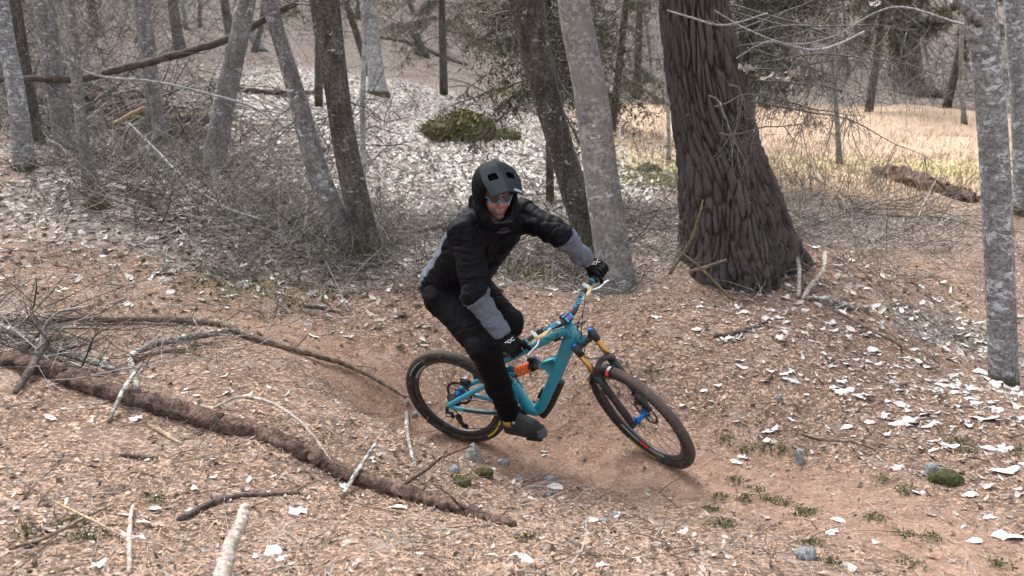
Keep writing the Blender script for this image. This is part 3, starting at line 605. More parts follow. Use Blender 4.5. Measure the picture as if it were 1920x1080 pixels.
spruce('spruce hanging over the far conifer foot across the clearing', 1640, 100, 27, (2.6, 6.5), 34, rs, L=(1.6, 3.2), dens=79, bl=(.08, .16), bw=.014)
spruce('tall spruce at the back right, partly hidden by the right trunks', 1790, 80, 31, (2.6, 7), 30, rs, L=(1.6, 3.0), dens=79, bl=(.08, .16), bw=.014)
spruce('dim spruce behind the left trunks at the top of the bank', 90, 60, 17, (2.0, 5), 14, rs, L=(1, 2), dens=66)
spruce('dark spruce behind the crossing trunk pair', 590, 60, 19, (2.0, 5.5), 20, rs, L=(1.1, 2.2), dens=79)
# lower boughs of the big conifer (dead, grey, hanging to the right)
st = [at(px_, py_, 7.0+rs.uniform(-.25, .25)) for px_, py_ in [(1365,20),(1372,60),(1385,130),(1392,190),(1370,90),(1350,10)]]
def hanging(starts, rs, parent, base, side, L, name='hanging_branch', n=14, gm='twigbark'):
    for p in starts:
        b = MB(); LP = limb(b, p, [math.cos(side), math.sin(side), rs.uniform(-.25, .25)], rs.uniform(*L), .009, rs, 12, .10, 6, -.02)
        for _ in range(n):
            q = LP[rs.randint(2, 12)]; l2 = limb(b, q, [rs.normal(0, .4), rs.normal(0, .4), -rs.uniform(.1, 1.2)], rs.uniform(.15, .55), .0035, rs, 6, .16, 4, -.05)
            for _ in range(4): limb(b, l2[rs.randint(1, 6)], rs.normal(0, 1, 3)+A([0, 0, -.5]), rs.uniform(.06, .2), .0017, rs, 4, .2, 3)
        b.build(name, M[gm], parent, xf=lambda v: v-base)
hanging(st+[at(1390+10*q, 60+30*q, 6.9) for q in range(5)], rs, rt, bb, .05, (.7, 1.7), n=20)
hanging([at(1340, 200, 6.45), at(1350, 250, 6.4), at(1330, 180, 6.5)], rs, rt, bb, -.9, (.5, .8), n=9)
# pale dry leaf clump hanging at the end of a bough
def clump(px_, py_, Y, n, s, label):
    c = at(px_, py_, Y); root = None; X, Yv, Z = frames(n, 1.4, rs); P = rs.normal(0, 1, (n, 3))*A([s, s*.7, s*.35])
    L = LEAF[None]*(1+rs.normal(0, .3, (n, 7, 1)))*rs.uniform(.02, .042, (n, 1, 1))
    V = P[:, None]+L[..., :1]*X[:, None]+L[..., 1:2]*Yv[:, None]+L[..., 2:]*Z[:, None]
    T = LEAF_T[None]+(np.arange(n)*7)[:, None, None]
    o = mk('hanging_leaf_clump', V.reshape(-1, 3), T.reshape(-1, 3), M['white_leaf'], None, False); o.location = c
    return tag(o, label, 'leaf clump')
clump(1462, 150, 7.0, 36, .05, 'bunch of bleached dry leaves hanging right of the big conifer trunk')
clump(1498, 140, 7.0, 40, .055, 'whitest dry leaf bunch, the one farther out on the hanging bough')
clump(1402, 127, 6.9, 8, .03, 'tiny pale leaf bunch touching the edge of the big conifer')
clump(1640, 5, 9, 12, .05, 'pale leaf bunch at the top edge above the clearing')

# ------------------------------------------------------------------ fallen logs, branches and sticks
def stick(name, label, mt, pts, wpx, cat='branch', lift=0., k=10, n=None, rough=.10, side=0, seed=0, taper_end=True, group=None, Ys=None, part=None):
    """pts: points seen on the ground; each may carry a height above it (third number)."""
    rs = np.random.RandomState(seed+900); P = []
    for q, p in enumerate(pts):
        if Ys is not None: P.append(at(p[0], p[1], Ys[q]))
        else:
            g = G(p[0], p[1]); h = p[2] if len(p) > 2 else 0.
            g = g+(CAM-g)*0 ; P.append(g+A([0, 0, h]))
    P = A(P); dep = (P-CAM)@A([0, math.cos(PITCH), -math.sin(PITCH)]); r = A(wpx)/2*dep/FPX
    n = n or max(14, 7*len(P)); C = spline(P, n); R_ = np.interp(np.linspace(0, len(P)-1, n), np.arange(len(P)), r)
    C = C+rs.normal(0, 1, C.shape)*R_[:, None]*.10; C[:, 2] += R_*.45+lift
    root = None; b = MB(); s = np.arange(n)[:, None]
    def disp(Pc, t, R0): return R0*rough*fbm(np.stack([np.cos(t)[None]*2+seed+0*R0, np.sin(t)[None]*2+0*R0, s*.5+0*R0], -1), 3)
    b.tube(C, R_, k, disp=disp)
    o = b.build(name, M[mt], None, loc=C[0]); tag(o, label, cat, group)
    for q in range(side):
        sb = MB(); i = rs.randint(2, n-1); a = rs.uniform(0, 6.28); l = rs.uniform(3, 12)*R_[i]*2
        limb(sb, C[i], [math.cos(a), math.sin(a), rs.uniform(.0, .7)], min(l, .4), R_[i]*.35, rs, 6, .2, 5)
        sb.build('twig', M[mt], o, xf=lambda v: v-C[0])
    return o
S = stick
S('fallen_log', 'long rotting brown log lying diagonally across the left foreground', 'log', [(-60,672),(0,682),(90,702),(170,735),(330,778),(450,812),(560,852),(650,895),(760,930),(860,962),(962,990)], [36,36,37,37,38,38,33,32,30,28,20], 'log', -.004, 26, 170, .24, 3, 1)
S('fallen_branch', 'long curving grey brown branch above the big log, running to the trail', 'stick', [(-40,606),(0,607,.01),(130,608,.02),(250,607,.02),(370,609,.02),(420,616,.02),(470,638,.02),(560,665,.02),(640,690,.03),(700,722,.04),(765,762,.05)], [8,9,11,12,13,12,12,10,9,8,7], 'branch', .0, 10, 110, .25, 2, 2)
S('forked_branch', 'thin lichen spotted branch dropping from the trail edge toward the log', 'lichstick', [(765,762,.05),(763,800,.06),(768,860,.07),(792,922,.03)], [8,9,7,4], 'branch', side=3, seed=3)
S('lichen_branch', 'straight pale lichen branch pointing right in the left debris pile', 'lichstick', [(-20,622,.05),(40,650,.06),(100,675,.06),(160,690,.04),(222,705,.02)], [17,16,15,13,11], 'branch', side=3, seed=4)
S('crooked_lichen_branch', 'crooked whitish green branch with forked foot left of the big log', 'lichstick', [(258,738,.0),(248,700,.03),(250,680,.04),(300,662,.05),(360,650,.05),(428,637,.05)], [13,13,12,14,14,13], 'branch', side=4, seed=5)
S('broken_stub', 'short dark broken stub sticking down from the left debris pile', 'darkstick', [(90,668,.10),(70,700,.06),(30,742,.0)], [17,16,12], 'branch', seed=6)
S('cut_stick', 'thick pale cut stick rising toward the viewer at the bottom edge', 'palestick', [(460,955),(452,985),(432,1030),(412,1110)], [20,24,27,34], 'branch', seed=7, k=16, rough=.06, Ys=[2.42,2.36,2.25,2.1])
S('lichen_twig', 'dark twig with blue grey lichen ends above the pale cut stick', 'darkstick', [(336,978),(395,948),(440,938),(500,930),(562,928)], [13,13,10,9,7], seed=8, side=2)
S('dark_twig', 'short black twig lying alone below the big log at left', 'darkstick', [(226,857),(262,860),(296,862)], [9,10,7], seed=9, side=1)
S('split_branch', 'yellow split wood splinter just below the big log', 'tanwood', [(278,800),(305,816),(340,836)], [7,10,6], seed=10)
S('wood_chunk', 'orange tan broken wood chunk in the left debris pile', 'tanwood', [(55,642,.03),(95,648,.04),(150,646,.04)], [14,20,8], 'wood', seed=11)
S('arched_twig', 'thin bleached twig arching over the middle of the big log', 'palestick', [(400,772,.01),(450,768,.06),(500,785,.09),(545,812,.10),(585,845,.08),(625,885,.03)], [5,6,6,6,5,4], seed=12)
S('leaning_twig', 'grey twig leaning on the lower side of the big log near its middle', 'lichstick', [(640,935,.0),(672,905,.05),(706,880,.12)], [8,9,6], seed=13)
S('leaning_twig', 'grey twig leaning on the upper left part of the big log', 'lichstick', [(205,792,.0),(235,765,.08),(270,735,.14)], [8,9,7], seed=14)
S('grey_stick', 'short grey stick on the needles below the big conifer', 'darkstick', [(1338,635),(1385,625),(1445,603)], [9,9,6], seed=15, side=1)
S('bent_twig', 'thin forked twig in the right foreground', 'stick', [(1502,815),(1545,826),(1600,832),(1650,850)], [5,7,6,3], seed=16, side=4)
S('bleached_stick', 'bleached curved stick standing up from the berm right of the conifer', 'palestick', [(1505,565,.0),(1520,548,.04),(1542,528,.08),(1545,508,.14)], [9,10,9,8], seed=17)
S('bleached_stick', 'upright thin bleached stick beside the conifer foot', 'palestick', [(1497,560,.0),(1496,520,.09),(1484,488,.16)], [8,8,6], seed=18)
S('fallen_branch', 'pale fallen branch on the far side of the right bank', 'lichstick', [(1510,566,.03),(1560,575,.03),(1605,588,.02)], [9,12,9], seed=19)
S('thin_pole', 'thin dark pole lying along the hollow before the right lichen trunk', 'stick', [(1560,590,.03),(1620,625,.04),(1700,668,.04),(1790,725,.02)], [6,6,5,3], seed=20)
S('leaning_sapling', 'greenish dead sapling leaning against the left foot of the big conifer', 'green_twig', [(1255,515,.0),(1290,462,.1),(1308,415,.2),(1318,375,.3)], [7,6,5,3], Ys=[6.4,6.35,6.3,6.3], seed=21, side=3)
S('leaning_sapling', 'thin greenish stem crossing low in front of the big conifer foot', 'green_twig', [(1270,470),(1310,500),(1372,562)], [4,5,5], Ys=[6.35,6.3,6.2], seed=22, side=2)
S('small_branch', 'grey broken branch touching the big conifer at its left foot', 'stick', [(1292,512),(1330,500),(1362,488)], [7,7,5], Ys=[6.4,6.4,6.4], seed=23)
S('fallen_tree', 'dark thin fallen trunk propped across the left trees', 'darkstick', [(-30,148),(60,150),(150,150),(230,132),(300,115),(420,80),(500,38),(560,5)], [11,12,13,14,14,14,13,12], 'log', Ys=[10.2,10.2,10.3,10.4,10.5,10.7,10.9,11], k=12, n=60, seed=24, side=6)
S('bowed_sapling', 'thin white sapling bowed over to the right across the left hollow', 'silver', [(118,115),(160,135),(200,146),(300,156),(400,180),(480,205),(545,258)], [3,4,5,5,5,4,3], 'branch', Ys=[8.6]*7, n=60, seed=25, side=5)
S('fallen_pole', 'thin grey pole slanting down through the left brush', 'silver', [(242,232),(300,290),(350,340),(420,388),(490,412)], [4,5,5,4,3], Ys=[9.8,9.4,8.8,8.2,7.7], n=40, seed=26, side=5)
S('cut_log', 'light brown cut log end leaning in the left log pile', 'tanwood', [(215,234),(240,220),(268,205)], [8,9,8], 'log', Ys=[11.5,11.3,11.1], seed=27)
for q, (pp, ww, tx_) in enumerate([([(150,180),(220,205),(330,240)], 22, 'uppermost dark log of the pile between the left trunks'), ([(190,222),(290,245),(400,262)], 24, 'thick dark log at the bottom of the left log pile'),
    ([(300,250),(350,232),(420,228)], 16, 'mossy log pointing right out of the left log pile'), ([(20,185),(90,200),(170,215)], 20, 'dark log lying behind the leftmost trunks'), ([(420,170),(520,180),(600,178)], 9, 'thin log on the slope behind the leaning grey trunk')]):
    S('piled_log', tx_, 'dark' if q % 2 else 'log', pp, [ww, ww, ww*.8], 'log', lift=.04, k=14, n=30, rough=.2, seed=30+q, side=3)
S('rotting_log', 'crumbling brown log lying at the near rim of the clearing', 'log', [(1645,326),(1690,338),(1740,357),(1785,370),(1825,380)], [18,30,30,26,24], 'log', k=22, n=90, rough=.6, seed=40, side=5)
S('fallen_branch', 'weathered branch lying in the brush right of the big conifer', 'stick', [(1540,385),(1590,395),(1650,405),(1700,408)], [8,10,10,6], seed=41, side=4)
S('fallen_branch', 'dark branch on the far slope below the burnt snag', 'darkstick', [(700,72),(770,85),(830,110),(875,125)], [5,7,7,5], lift=.05, seed=42, side=4)
S('fallen_branch', 'dark straight stick lying behind the rider at shoulder height', 'darkstick', [(780,440,.02),(850,432,.02)], [10,12], seed=43)
S('short_branch', 'short dark branch on the needles left of the rear wheel', 'darkstick', [(560,576),(600,580),(635,588)], [6,8,5], seed=44)
S('ground_twig', 'thin dark twig at the bottom edge, right of the log end', 'darkstick', [(1058,1012),(1090,1028),(1122,1052)], [7,9,6], seed=45, side=1)
S('ground_twig', 'grey twig at the bottom edge near the middle of the picture', 'stick', [(1175,1035),(1210,1055),(1245,1082)], [7,8,8], seed=46, side=2)
S('long_twig', 'long thin tan twig in the bottom left corner', 'stick', [(20,1048),(90,1018),(160,982),(215,955)], [7,7,7,4], lift=.02, seed=47, side=2)
S('long_twig', 'second thin tan twig crossing the corner twig at bottom left', 'tanwood', [(95,948),(170,985),(240,1020)], [4,5,3], lift=.02, seed=48)
S('long_twig', 'pale upright twig at the bottom left, left of the cut stick', 'palestick', [(243,1080,.0),(246,1020,.05),(250,960,.02)], [9,9,6], seed=49)
S('overhead_branch', 'long bare twiggy branch reaching left from the right lichen trunk', 'silver', [(1842,52),(1800,45),(1700,15),(1640,25),(1560,70),(1480,83),(1400,55),(1340,20)], [6,4,4,3,3,3,3,2], Ys=[5.35,5.5,5.8,6,6.1,6.2,6.3,6.4], n=70, seed=50, side=12)
S('overhead_branch', 'second bare branch, lower, crossing toward the big conifer', 'silver', [(1620,60),(1570,85),(1520,95),(1440,80),(1380,110)], [4,5,5,4,3], Ys=[6.6,6.5,6.4,6.4,6.5], n=50, seed=51, side=8)
S('overhead_branch', 'thick pale fork joining the right lichen trunk near the top edge', 'aspen', [(1858,75),(1835,45),(1805,15),(1785,-20)], [26,22,17,15], Ys=[5.3,5.25,5.2,5.2], k=14, seed=52)
S('hanging_twig', 'long grey twig hanging over the far leaf patch, right of the rider head', 'silver', [(1250,20),(1300,35),(1360,48),(1440,25)], [3,4,4,3], Ys=[6.2]*4, seed=53, side=5)

# ------------------------------------------------------------------ stones
M['palerock'] = bark('pale_stone', (.50, .50, .47), (.26, .26, .23), (.20, .21, .07), .62, 0, (1, 1, 1), 16, .5)
def rock(name, label, px_, py_, w, h, mt, seed, sink=.25, ns=26, moss=0, d=None, cat='rock'):
    p = G(px_, py_); dep = (p-CAM)@A([0, math.cos(PITCH), -math.sin(PITCH)]); a = w/2*dep/FPX; c = h/2*dep/FPX; b = (d or (a+c)/2)
    u, v = np.meshgrid(np.linspace(0, 2*np.pi, ns, endpoint=False), np.linspace(0, np.pi, ns//2+1)); X = np.stack([np.cos(u)*np.sin(v), np.sin(u)*np.sin(v), np.cos(v)], -1)
    X = X*(1+.20*fbm(X*1.3+seed*3, 4)[..., None]+.05*fbm(X*5+seed, 2)[..., None]); V = X*A([a, b, c*1.15])
    n = ns; i = np.arange(ns//2)[:, None]; j = np.arange(n)[None]; Q = np.stack([i*n+j, (i+1)*n+j, (i+1)*n+(j+1) % n, i*n+(j+1) % n], -1).reshape(-1, 4)
    loc = p+A([0, 0, c*(.85-sink*2)]); o = mk(name, V.reshape(-1, 3), Q, M[mt]); o.location = loc; tag(o, label, cat)
    if moss:
        n = moss; k = rs.randint(0, V.reshape(-1, 3).shape[0], n); P = V.reshape(-1, 3)[k]; P = P[P[:, 2] > -c*.5]; n = len(P); P = P+rs.normal(0, a*.04, P.shape)
        Xf, Yf, Zf = frames(n, 1.0, rs); s = rs.uniform(.03, .09, (n, 1, 1))*max(a*1.4, .08)*.6; L = LEAF[None]*s
        VV = P[:, None]+L[..., :1]*Xf[:, None]+L[..., 1:2]*Yf[:, None]+L[..., 2:]*Zf[:, None]; T = LEAF_T[None]+(np.arange(n)*7)[:, None, None]
        tag(mk('moss_cushion', VV.reshape(-1, 3), T.reshape(-1, 3), M['mossbright'], o, False), kind='stuff')
    return o
rock('mossy_boulder', 'low boulder overgrown with olive moss on the white leaf slope', 870, 262, 130, 56, 'mossrock', 1, .12, 44, 3600, cat='boulder')
rock('mossy_boulder', 'smaller moss covered hump right beside the mossy boulder', 945, 262, 60, 24, 'mossrock', 2, .2, 30, 900, cat='boulder')
rock('mossy_rock', 'dark mossy rock in the grass between smooth trunk and conifer', 1215, 320, 40, 20, 'mossrock', 3, .3, 24, 500)
rock('mossy_rock', 'whitish rock with moss at the lower edge of the trail bank', 888, 866, 34, 44, 'palerock', 4, .3, 24, 0)
rock('mossy_rock', 'green mossy stone just below the whitish rock on the trail bank', 905, 893, 40, 22, 'mossrock', 5, .3, 24, 300)
rock('mossy_rock', 'small dark mossy stone on the bank between log and trail', 868, 908, 36, 18, 'mossrock', 6, .3, 24, 200)
rock('mossy_rock', 'mossy brown rock half buried in the right foreground', 1775, 905, 66, 34, 'mossrock', 7, .35, 28, 160)
rock('grey_rock', 'blue grey rock touching the mossy one in the right foreground', 1745, 888, 24, 26, 'rock', 8)
rock('grey_rock', 'upright blue grey stone sliver right of the front wheel', 1497, 868, 16, 36, 'rock', 9)
rock('grey_rock', 'dark grey stone near the bottom edge, right of centre', 1510, 1048, 38, 30, 'rock', 10)
for q, (a_, b_, w_, h_, tx_) in enumerate([(945,872,22,11,'pale flat stone on the trail behind the shoe'),(1030,902,26,12,'larger pale flat stone in the middle of the trail'),(1000,916,14,8,'small grey stone left of the larger flat trail stone'),(1030,928,16,9,'grey stone in front of the larger flat trail stone'),(852,885,18,16,'grey stone on the bank edge left of the mossy stones'),(1153,968,20,14,'round cream stone below the front wheel'),(1128,980,28,12,'flat grey stone beside the round cream one'),(778,783,12,10,'small blue white stone at the rear wheel'),(1460,752,12,12,'dark round stone on the right slope'),(975,902,18,8,'dark flat stone on the trail edge')]):
    rock('trail_stone', tx_, a_, b_, w_, h_, 'rock', 20+q, .25, 16, cat='stone')

# ================================================================== the bicycle
R3 = A([[.8835, .4104, -.2260], [-.4596, .8527, -.2485], [.0907, .3234, .9419]]); T3 = A([.11058, 4.92334, -.34817])
R3 = np.linalg.qr(R3)[0]*np.sign(np.diag(np.linalg.qr(R3)[1]))
HA = math.radians(64.5); AX = A([-math.cos(HA), 0, math.sin(HA)]); HT = A([.47, 0, .96]); ST = -.53; FWD = A([math.sin(HA), 0, math.cos(HA)])
FA = A([.803, 0, .365]); RA = A([-.435, 0, .352]); Yv = A([0, 1., 0])
def steer(p):
    p = np.asarray(p, float)-HT; c, s = math.cos(ST), math.sin(ST)
    return HT+p*c+np.cross(AX, p)*s+(p@AX)[..., None]*AX*(1-c)
def BW(p, st=False):
    p = np.asarray(p, float); p = steer(p) if st else p
    return p@R3.T+T3
def paint(name, col, rough=.3, metal=0, dirt=.35, coat=0, dc=(.24, .17, .12)):
    m = mat(name, rough, metal, col); t = NT(m); v = t.coord(); nz = t.noise(v, 22, 5, .7)
    t.color(t.mix(t.mul(t.mask(nz, .52, .75), dirt), col, dc)); t.l(t.ramp(nz, [(.35, (rough,)*3), (.7, (min(1, rough+.3),)*3)]), m.node_tree.nodes['Principled BSDF'].inputs['Roughness'])
    m.node_tree.nodes['Principled BSDF'].inputs['Coat Weight'].default_value = coat; return m
K = dict(teal=paint('teal_frame_paint', (.024, .28, .385), .34, .05, .7, .25), black=paint('matt_black', (.012, .012, .014), .45, 0, .25), rubber=paint('tyre_rubber', (.018, .017, .017), .75, 0, .75),
  tread=paint('dusty_tread', (.060, .048, .040), .9, 0, .7, dc=(.16, .115, .085)), rim=paint('carbon_rim', (.016, .017, .02), .35, 0, .25, .3), gold=paint('gold_stanchion', (.48, .28, .09), .25, .85, .1), blue=paint('blue_anodised', (.02, .19, .62), .28, .75, .05),
  orange=paint('orange_spring', (.85, .17, .045), .4, 0, .2), chrome=paint('polished_alloy', (.62, .63, .65), .25, .9, .1), white=paint('white_decal', (.72, .74, .76), .5, 0, .3), grey=paint('grey_decal', (.25, .29, .34), .5, 0, .2),
  red=paint('red_decal', (.75, .04, .06), .45, 0, .1), yellow=paint('yellow_decal', (.62, .55, .03), .5, 0, .4), spoke=paint('spoke_steel', (.05, .05, .055), .35, .6, .1), cream=paint('cream_gold_lever', (.78, .62, .32), .35, .3, .1),
  cyan=paint('cyan_decal', (.05, .42, .68), .4, 0, .1), purple=paint('oil_slick_titanium', (.28, .16, .50), .2, .9, .0), hose=paint('hose', (.015, .015, .016), .4, 0, .1))
bike = empty('mountain_bike', T3, 'teal full suspension mountain bike with orange coil shock ridden through the turn', 'bicycle')
bike.matrix_world = Matrix([[*R3[0], T3[0]], [*R3[1], T3[1]], [*R3[2], T3[2]], [0, 0, 0, 1]])
def part(mb, name, m, parent=None, st=False, smooth=True):
    return mb.build(name, K[m], parent or bike, smooth, xf=(steer if st else None))
def wheel(c, rad, st, front):
    rt = rad-.031; wname = 'front_wheel' if front else 'rear_wheel'
    t = np.linspace(0, 2*np.pi, 96, endpoint=False); circ = lambda r, y: np.stack([c[0]+r*np.cos(t), 0*t+y, c[2]+r*np.sin(t)], -1)
    # rim: a closed section swept round
    sec = A([[rt-.022, -.015], [rt-.022, .015], [rt-.034, .0155], [rt-.052, .008], [rt-.056, 0], [rt-.052, -.008], [rt-.034, -.0155]])
    V = np.stack([circ(r, y) for r, y in sec], 1); n, k = V.shape[:2]; i = np.arange(n)[:, None]; j = np.arange(k)[None]
    Qr = np.stack([i*k+j, i*k+(j+1) % k, ((i+1) % n)*k+(j+1) % k, ((i+1) % n)*k+j], -1).reshape(-1, 4)
    w = part(MB().add(V.reshape(-1, 3), Qr), wname, 'rim', None, st)
    ty = part(MB().tube(circ(rt, 0), .0275, 20, closed=True, up=[0, 1, 0]), 'tyre', 'rubber', w, st)
    kb = MB()                                        # knobs of the tread, dusty
    for q in range(78):
        a = 2*np.pi*q/78; d = A([math.cos(a), 0, math.sin(a)]); tg = A([-math.sin(a), 0, math.cos(a)]); cc = c+d*rt
        for s, o in ((-1, 0), (1, 0), (-.38, .5), (.38, .5)):
            al = s*.92; nn = d*math.cos(al)+Yv*math.sin(al); aa = 2*np.pi*(q+o)/78
            d2 = A([math.cos(aa), 0, math.sin(aa)]); t2 = A([-math.sin(aa), 0, math.cos(aa)]); n2 = d2*math.cos(al)+Yv*math.sin(al)
            kb.box(c+d2*rt+n2*.0285, (.0062, .012, .0155), np.stack([n2, np.cross(t2, n2), t2], 1))
    tg_ = part(kb, 'tread', 'tread', w, st, False); tag(tg_, kind='stuff')
    part(MB().tube(circ(rt+.0215, 0), .0125, 10, closed=True, up=[0, 1, 0], sx=1.9), 'tread_band', 'tread', w, st)
    hub = MB().lathe(c, [0, 1, 0], [(-.056, .0), (-.056, .011), (-.036, .012), (-.034, .028), (-.029, .028), (-.027, .015), (.027, .015), (.029, .026), (.034, .026), (.036, .012), (.056, .011), (.056, 0)], 20)
    part(hub, 'hub', 'blue', w, st)
    part(MB().lathe(c, [0, 1, 0], [(-.07, 0), (-.07, .014), (-.057, .016), (-.057, .0)], 14), 'axle_end', 'black', w, st)
    for q in range(28):
        a = 2*np.pi*q/28; b = a+(.9 if (q//2) % 2 else -.9); y0 = -.031 if q % 2 else .031
        p0 = c+A([.025*math.cos(b), y0, .025*math.sin(b)]); p1 = c+A([(rt-.053)*math.cos(a), 0, (rt-.053)*math.sin(a)])
        part(MB().tube([p0, p1], .0012, 4, cap=False), 'spoke', 'spoke', w, st)
    rr = .09; n = 60; ti = np.linspace(0, 2*np.pi, n, endpoint=False)  # brake disc with slots, left side
    b = MB(); yd = .044
    for r0, r1 in ((rr-.018, rr), (.018, .03)):
        V = [np.stack([c[0]+r*np.cos(ti), 0*ti+y, c[2]+r*np.sin(ti)], -1) for r, y in ((r0, yd-.001), (r1, yd-.001), (r1, yd+.001), (r0, yd+.001))]
        V = np.stack(V, 1); i = np.arange(n)[:, None]; j = np.arange(4)[None]; b.add(V.reshape(-1, 3), np.stack([i*4+j, i*4+(j+1) % 4, ((i+1) % n)*4+(j+1) % 4, ((i+1) % n)*4+j], -1).reshape(-1, 4))
    for q in range(6):
        a = 2*np.pi*q/6; a2 = a+.45; b.tube([c+A([.028*math.cos(a), yd, .028*math.sin(a)]), c+A([(rr-.014)*math.cos(a2), yd, (rr-.014)*math.sin(a2)])], .003, 5)
    part(b, 'brake_disc', 'spoke', w, st)
    def arc(name, m, a0, a1, r0, r1, y0, y1, par=w, bul=0):
        a = np.radians(np.linspace(a0, a1, 24)); V = []
        for r, y in ((r0, y0), ((r0+r1)/2, (y0+y1)/2-bul), (r1, y1)): V.append(np.stack([c[0]+r*np.cos(a), 0*a+y, c[2]+r*np.sin(a)], -1))
        V = np.stack(V, 1); i = np.arange(23)[:, None]; j = np.arange(2)[None]
        part(MB().add(V.reshape(-1, 3), np.stack([i*3+j, i*3+j+1, (i+1)*3+j+1, (i+1)*3+j], -1).reshape(-1, 4)), name, m, par, st)
    def arcs(name, m, a0, a1): arc(name, m, a0, a1, rt-.034, rt-.048, -.0165, -.0105)
    def side(a0, a1, r0, r1, nm='tyre_label', m='yellow'):
        f = lambda r: -math.sqrt(max(.0281**2-(r-rt)**2, 0))-.0006
        arc(nm, m, a0, a1, r1, r0, f(r1), f(r0), w, .0008)
    if front:
        side(238, 274, rt-.006, rt+.005); arcs('rim_decal', 'red', 250, 263); arcs('rim_decal', 'grey', 222, 249); arcs('rim_decal', 'grey', 264, 288)
    else:
        side(302, 336, rt-.006, rt+.006); arcs('rim_decal', 'red', 338, 348); arcs('rim_decal', 'grey', 120, 150); side(120, 150, rt-.004, rt+.004, 'tyre_label', 'grey')
    return w, rt
fwheel, frt = wheel(FA, .372, True, True); rwheel, rrt = wheel(RA, .355, False, False)
def lettering(txt, size, o, x, y, m, parent, name='lettering', sp=1.0):     # flat printed letters: origin, reading and upright directions in parent space
    cu = D.curves.new(name, 'FONT'); cu.body = txt; cu.size = size; cu.extrude = .0002; cu.align_x = 'CENTER'; cu.align_y = 'CENTER'; cu.offset = size*.02; cu.space_character = sp
    tmp = D.objects.new(name, cu); COL.objects.link(tmp); me = D.meshes.new_from_object(tmp); D.objects.remove(tmp); me.materials.clear(); me.materials.append(m if not isinstance(m, str) else K[m]); ob = D.objects.new(name, me); COL.objects.link(ob); x = unit(x); z = unit(np.cross(x, y)); y = np.cross(z, x)
    ob.matrix_basis = Matrix([[x[0], y[0], z[0], o[0]], [x[1], y[1], z[1], o[1]], [x[2], y[2], z[2], o[2]], [0, 0, 0, 1]]); ob.parent = parent; return ob
def sdir(v): return steer(HT+A(v, ))-HT if False else steer(HT+np.asarray(v, float))-steer(HT)
# ---- frame
fr = MB(); up = [0, 1, 0]
fr.tube(spline([HT+AX*.004, HT-AX*.04, HT-AX*.09, HT-AX*.128], 12), [.026, .0265, .030, .031], 20, up=up) if False else fr.tube([HT+AX*.004, HT-AX*.05, HT-AX*.125], [.0255, .026, .0315], 24, up=up)
dt = spline([(.492, 0, .905), (.445, 0, .825), (.375, 0, .705), (.30, 0, .57), (.22, 0, .435), (.16, 0, .345), (.115, 0, .312)], 40)
fr.tube(dt, np.interp(np.linspace(0, 1, 40), [0, .15, .3, .6, .85, 1], [.040, .046, .040, .037, .037, .032]), 20, up=up, sx=.74)
fr.tube(spline([(.135, 0, .312), (.085, 0, .322), (.055, 0, .385), (.030, 0, .47), (.022, 0, .505)], 24), np.interp(np.linspace(0, 1, 24), [0, .3, .6, 1], [.036, .037, .031, .020]), 20, up=up, sx=.95)
fr.tube([(.02, 0, .315), (.10, 0, .313)], .031, 20, up=up, sx=1.1)
fr.tube(spline([(.015, 0, .40), (-.012, 0, .50), (-.04, 0, .60), (-.068, 0, .70)], 20), .021, 18, up=up)
fr.tube(spline([(.478, 0, .925), (.40, 0, .895), (.275, 0, .822), (.15, 0, .755), (.03, 0, .690), (-.055, 0, .655)], 40), np.interp(np.linspace(0, 1, 40), [0, .15, .6, 1], [.032, .026, .019, .017]), 18, up=up, sx=1.15)
# gusset that carries the shock
g = A([(.205, .655), (.262, .697), (.330, .722), (.345, .655), (.298, .575), (.275, .61), (.262, .640), (.235, .652)]); b_ = []
n = len(g); Vg = np.r_[np.c_[g[:, 0], np.full(n, -.019), g[:, 1]], np.c_[g[:, 0], np.full(n, .019), g[:, 1]]]; ii = np.arange(n)
cen = g.mean(0); Vg = np.r_[Vg, [[cen[0], -.021, cen[1]], [cen[0], .021, cen[1]]]]
fr.add(Vg, np.stack([ii, (ii+1) % n, (ii+1) % n+n, ii+n], -1), np.r_[np.stack([ii*0+2*n, ii, (ii+1) % n], -1), np.stack([ii*0+2*n+1, (ii+1) % n+n, ii+n], -1)])
frame = part(fr, 'frame', 'teal')
part(MB().tube(spline([(.325, -.0, .565), (.262, 0, .455), (.196, 0, .352), (.14, 0, .283)], 20)+A([.013, 0, -.009]), .0245, 14, up=up, sx=.72), 'down_tube_guard', 'black', frame)
part(MB().box((.184, -.001, .455), (.014, .03, .075), np.stack([A([.85, 0, -.5]), Yv, A([.5, 0, .85])], 1)), 'accessory_mount', 'black', frame)
part(MB().lathe((.395, -.030, .79), [0, 1, 0], [(-.004, .013), (-.005, .010), (-.002, .009)], 18), 'cable_port', 'teal', frame)
part(MB().box((.392, -.0225, .868), (.055, .004, .018), np.stack([unit(A([.85, 0, .45])), Yv, unit(A([-.45, 0, .85]))], 1)), 'cable_port', 'black', frame)
lettering('Y', .030, HT-AX*.045+A([.012, -.0262, .0]), unit(A([.9, -.25, .35])), AX, 'white', frame, 'head_badge')
sw = MB()
for s in (-1, 1):
    sw.tube(spline([(-.015, s*.022, .560), (-.08, s*.042, .545), (-.20, s*.060, .488), (-.33, s*.072, .418), (-.425, s*.079, .362), (-.445, s*.079, .345)], 28), .0165, 12, up=up, sx=.8)
    sw.tube(spline([(-.440, s*.079, .342), (-.40, s*.077, .330), (-.27, s*.068, .312), (-.12, s*.050, .305), (.0, s*.038, .338)], 26), .0155, 12, up=up, sx=.8)
sw.tube([(-.10, -.045, .545), (-.10, .045, .545)], .013, 10); sw.tube([(-.075, -.045, .31), (-.075, .045, .31)], .013, 10)
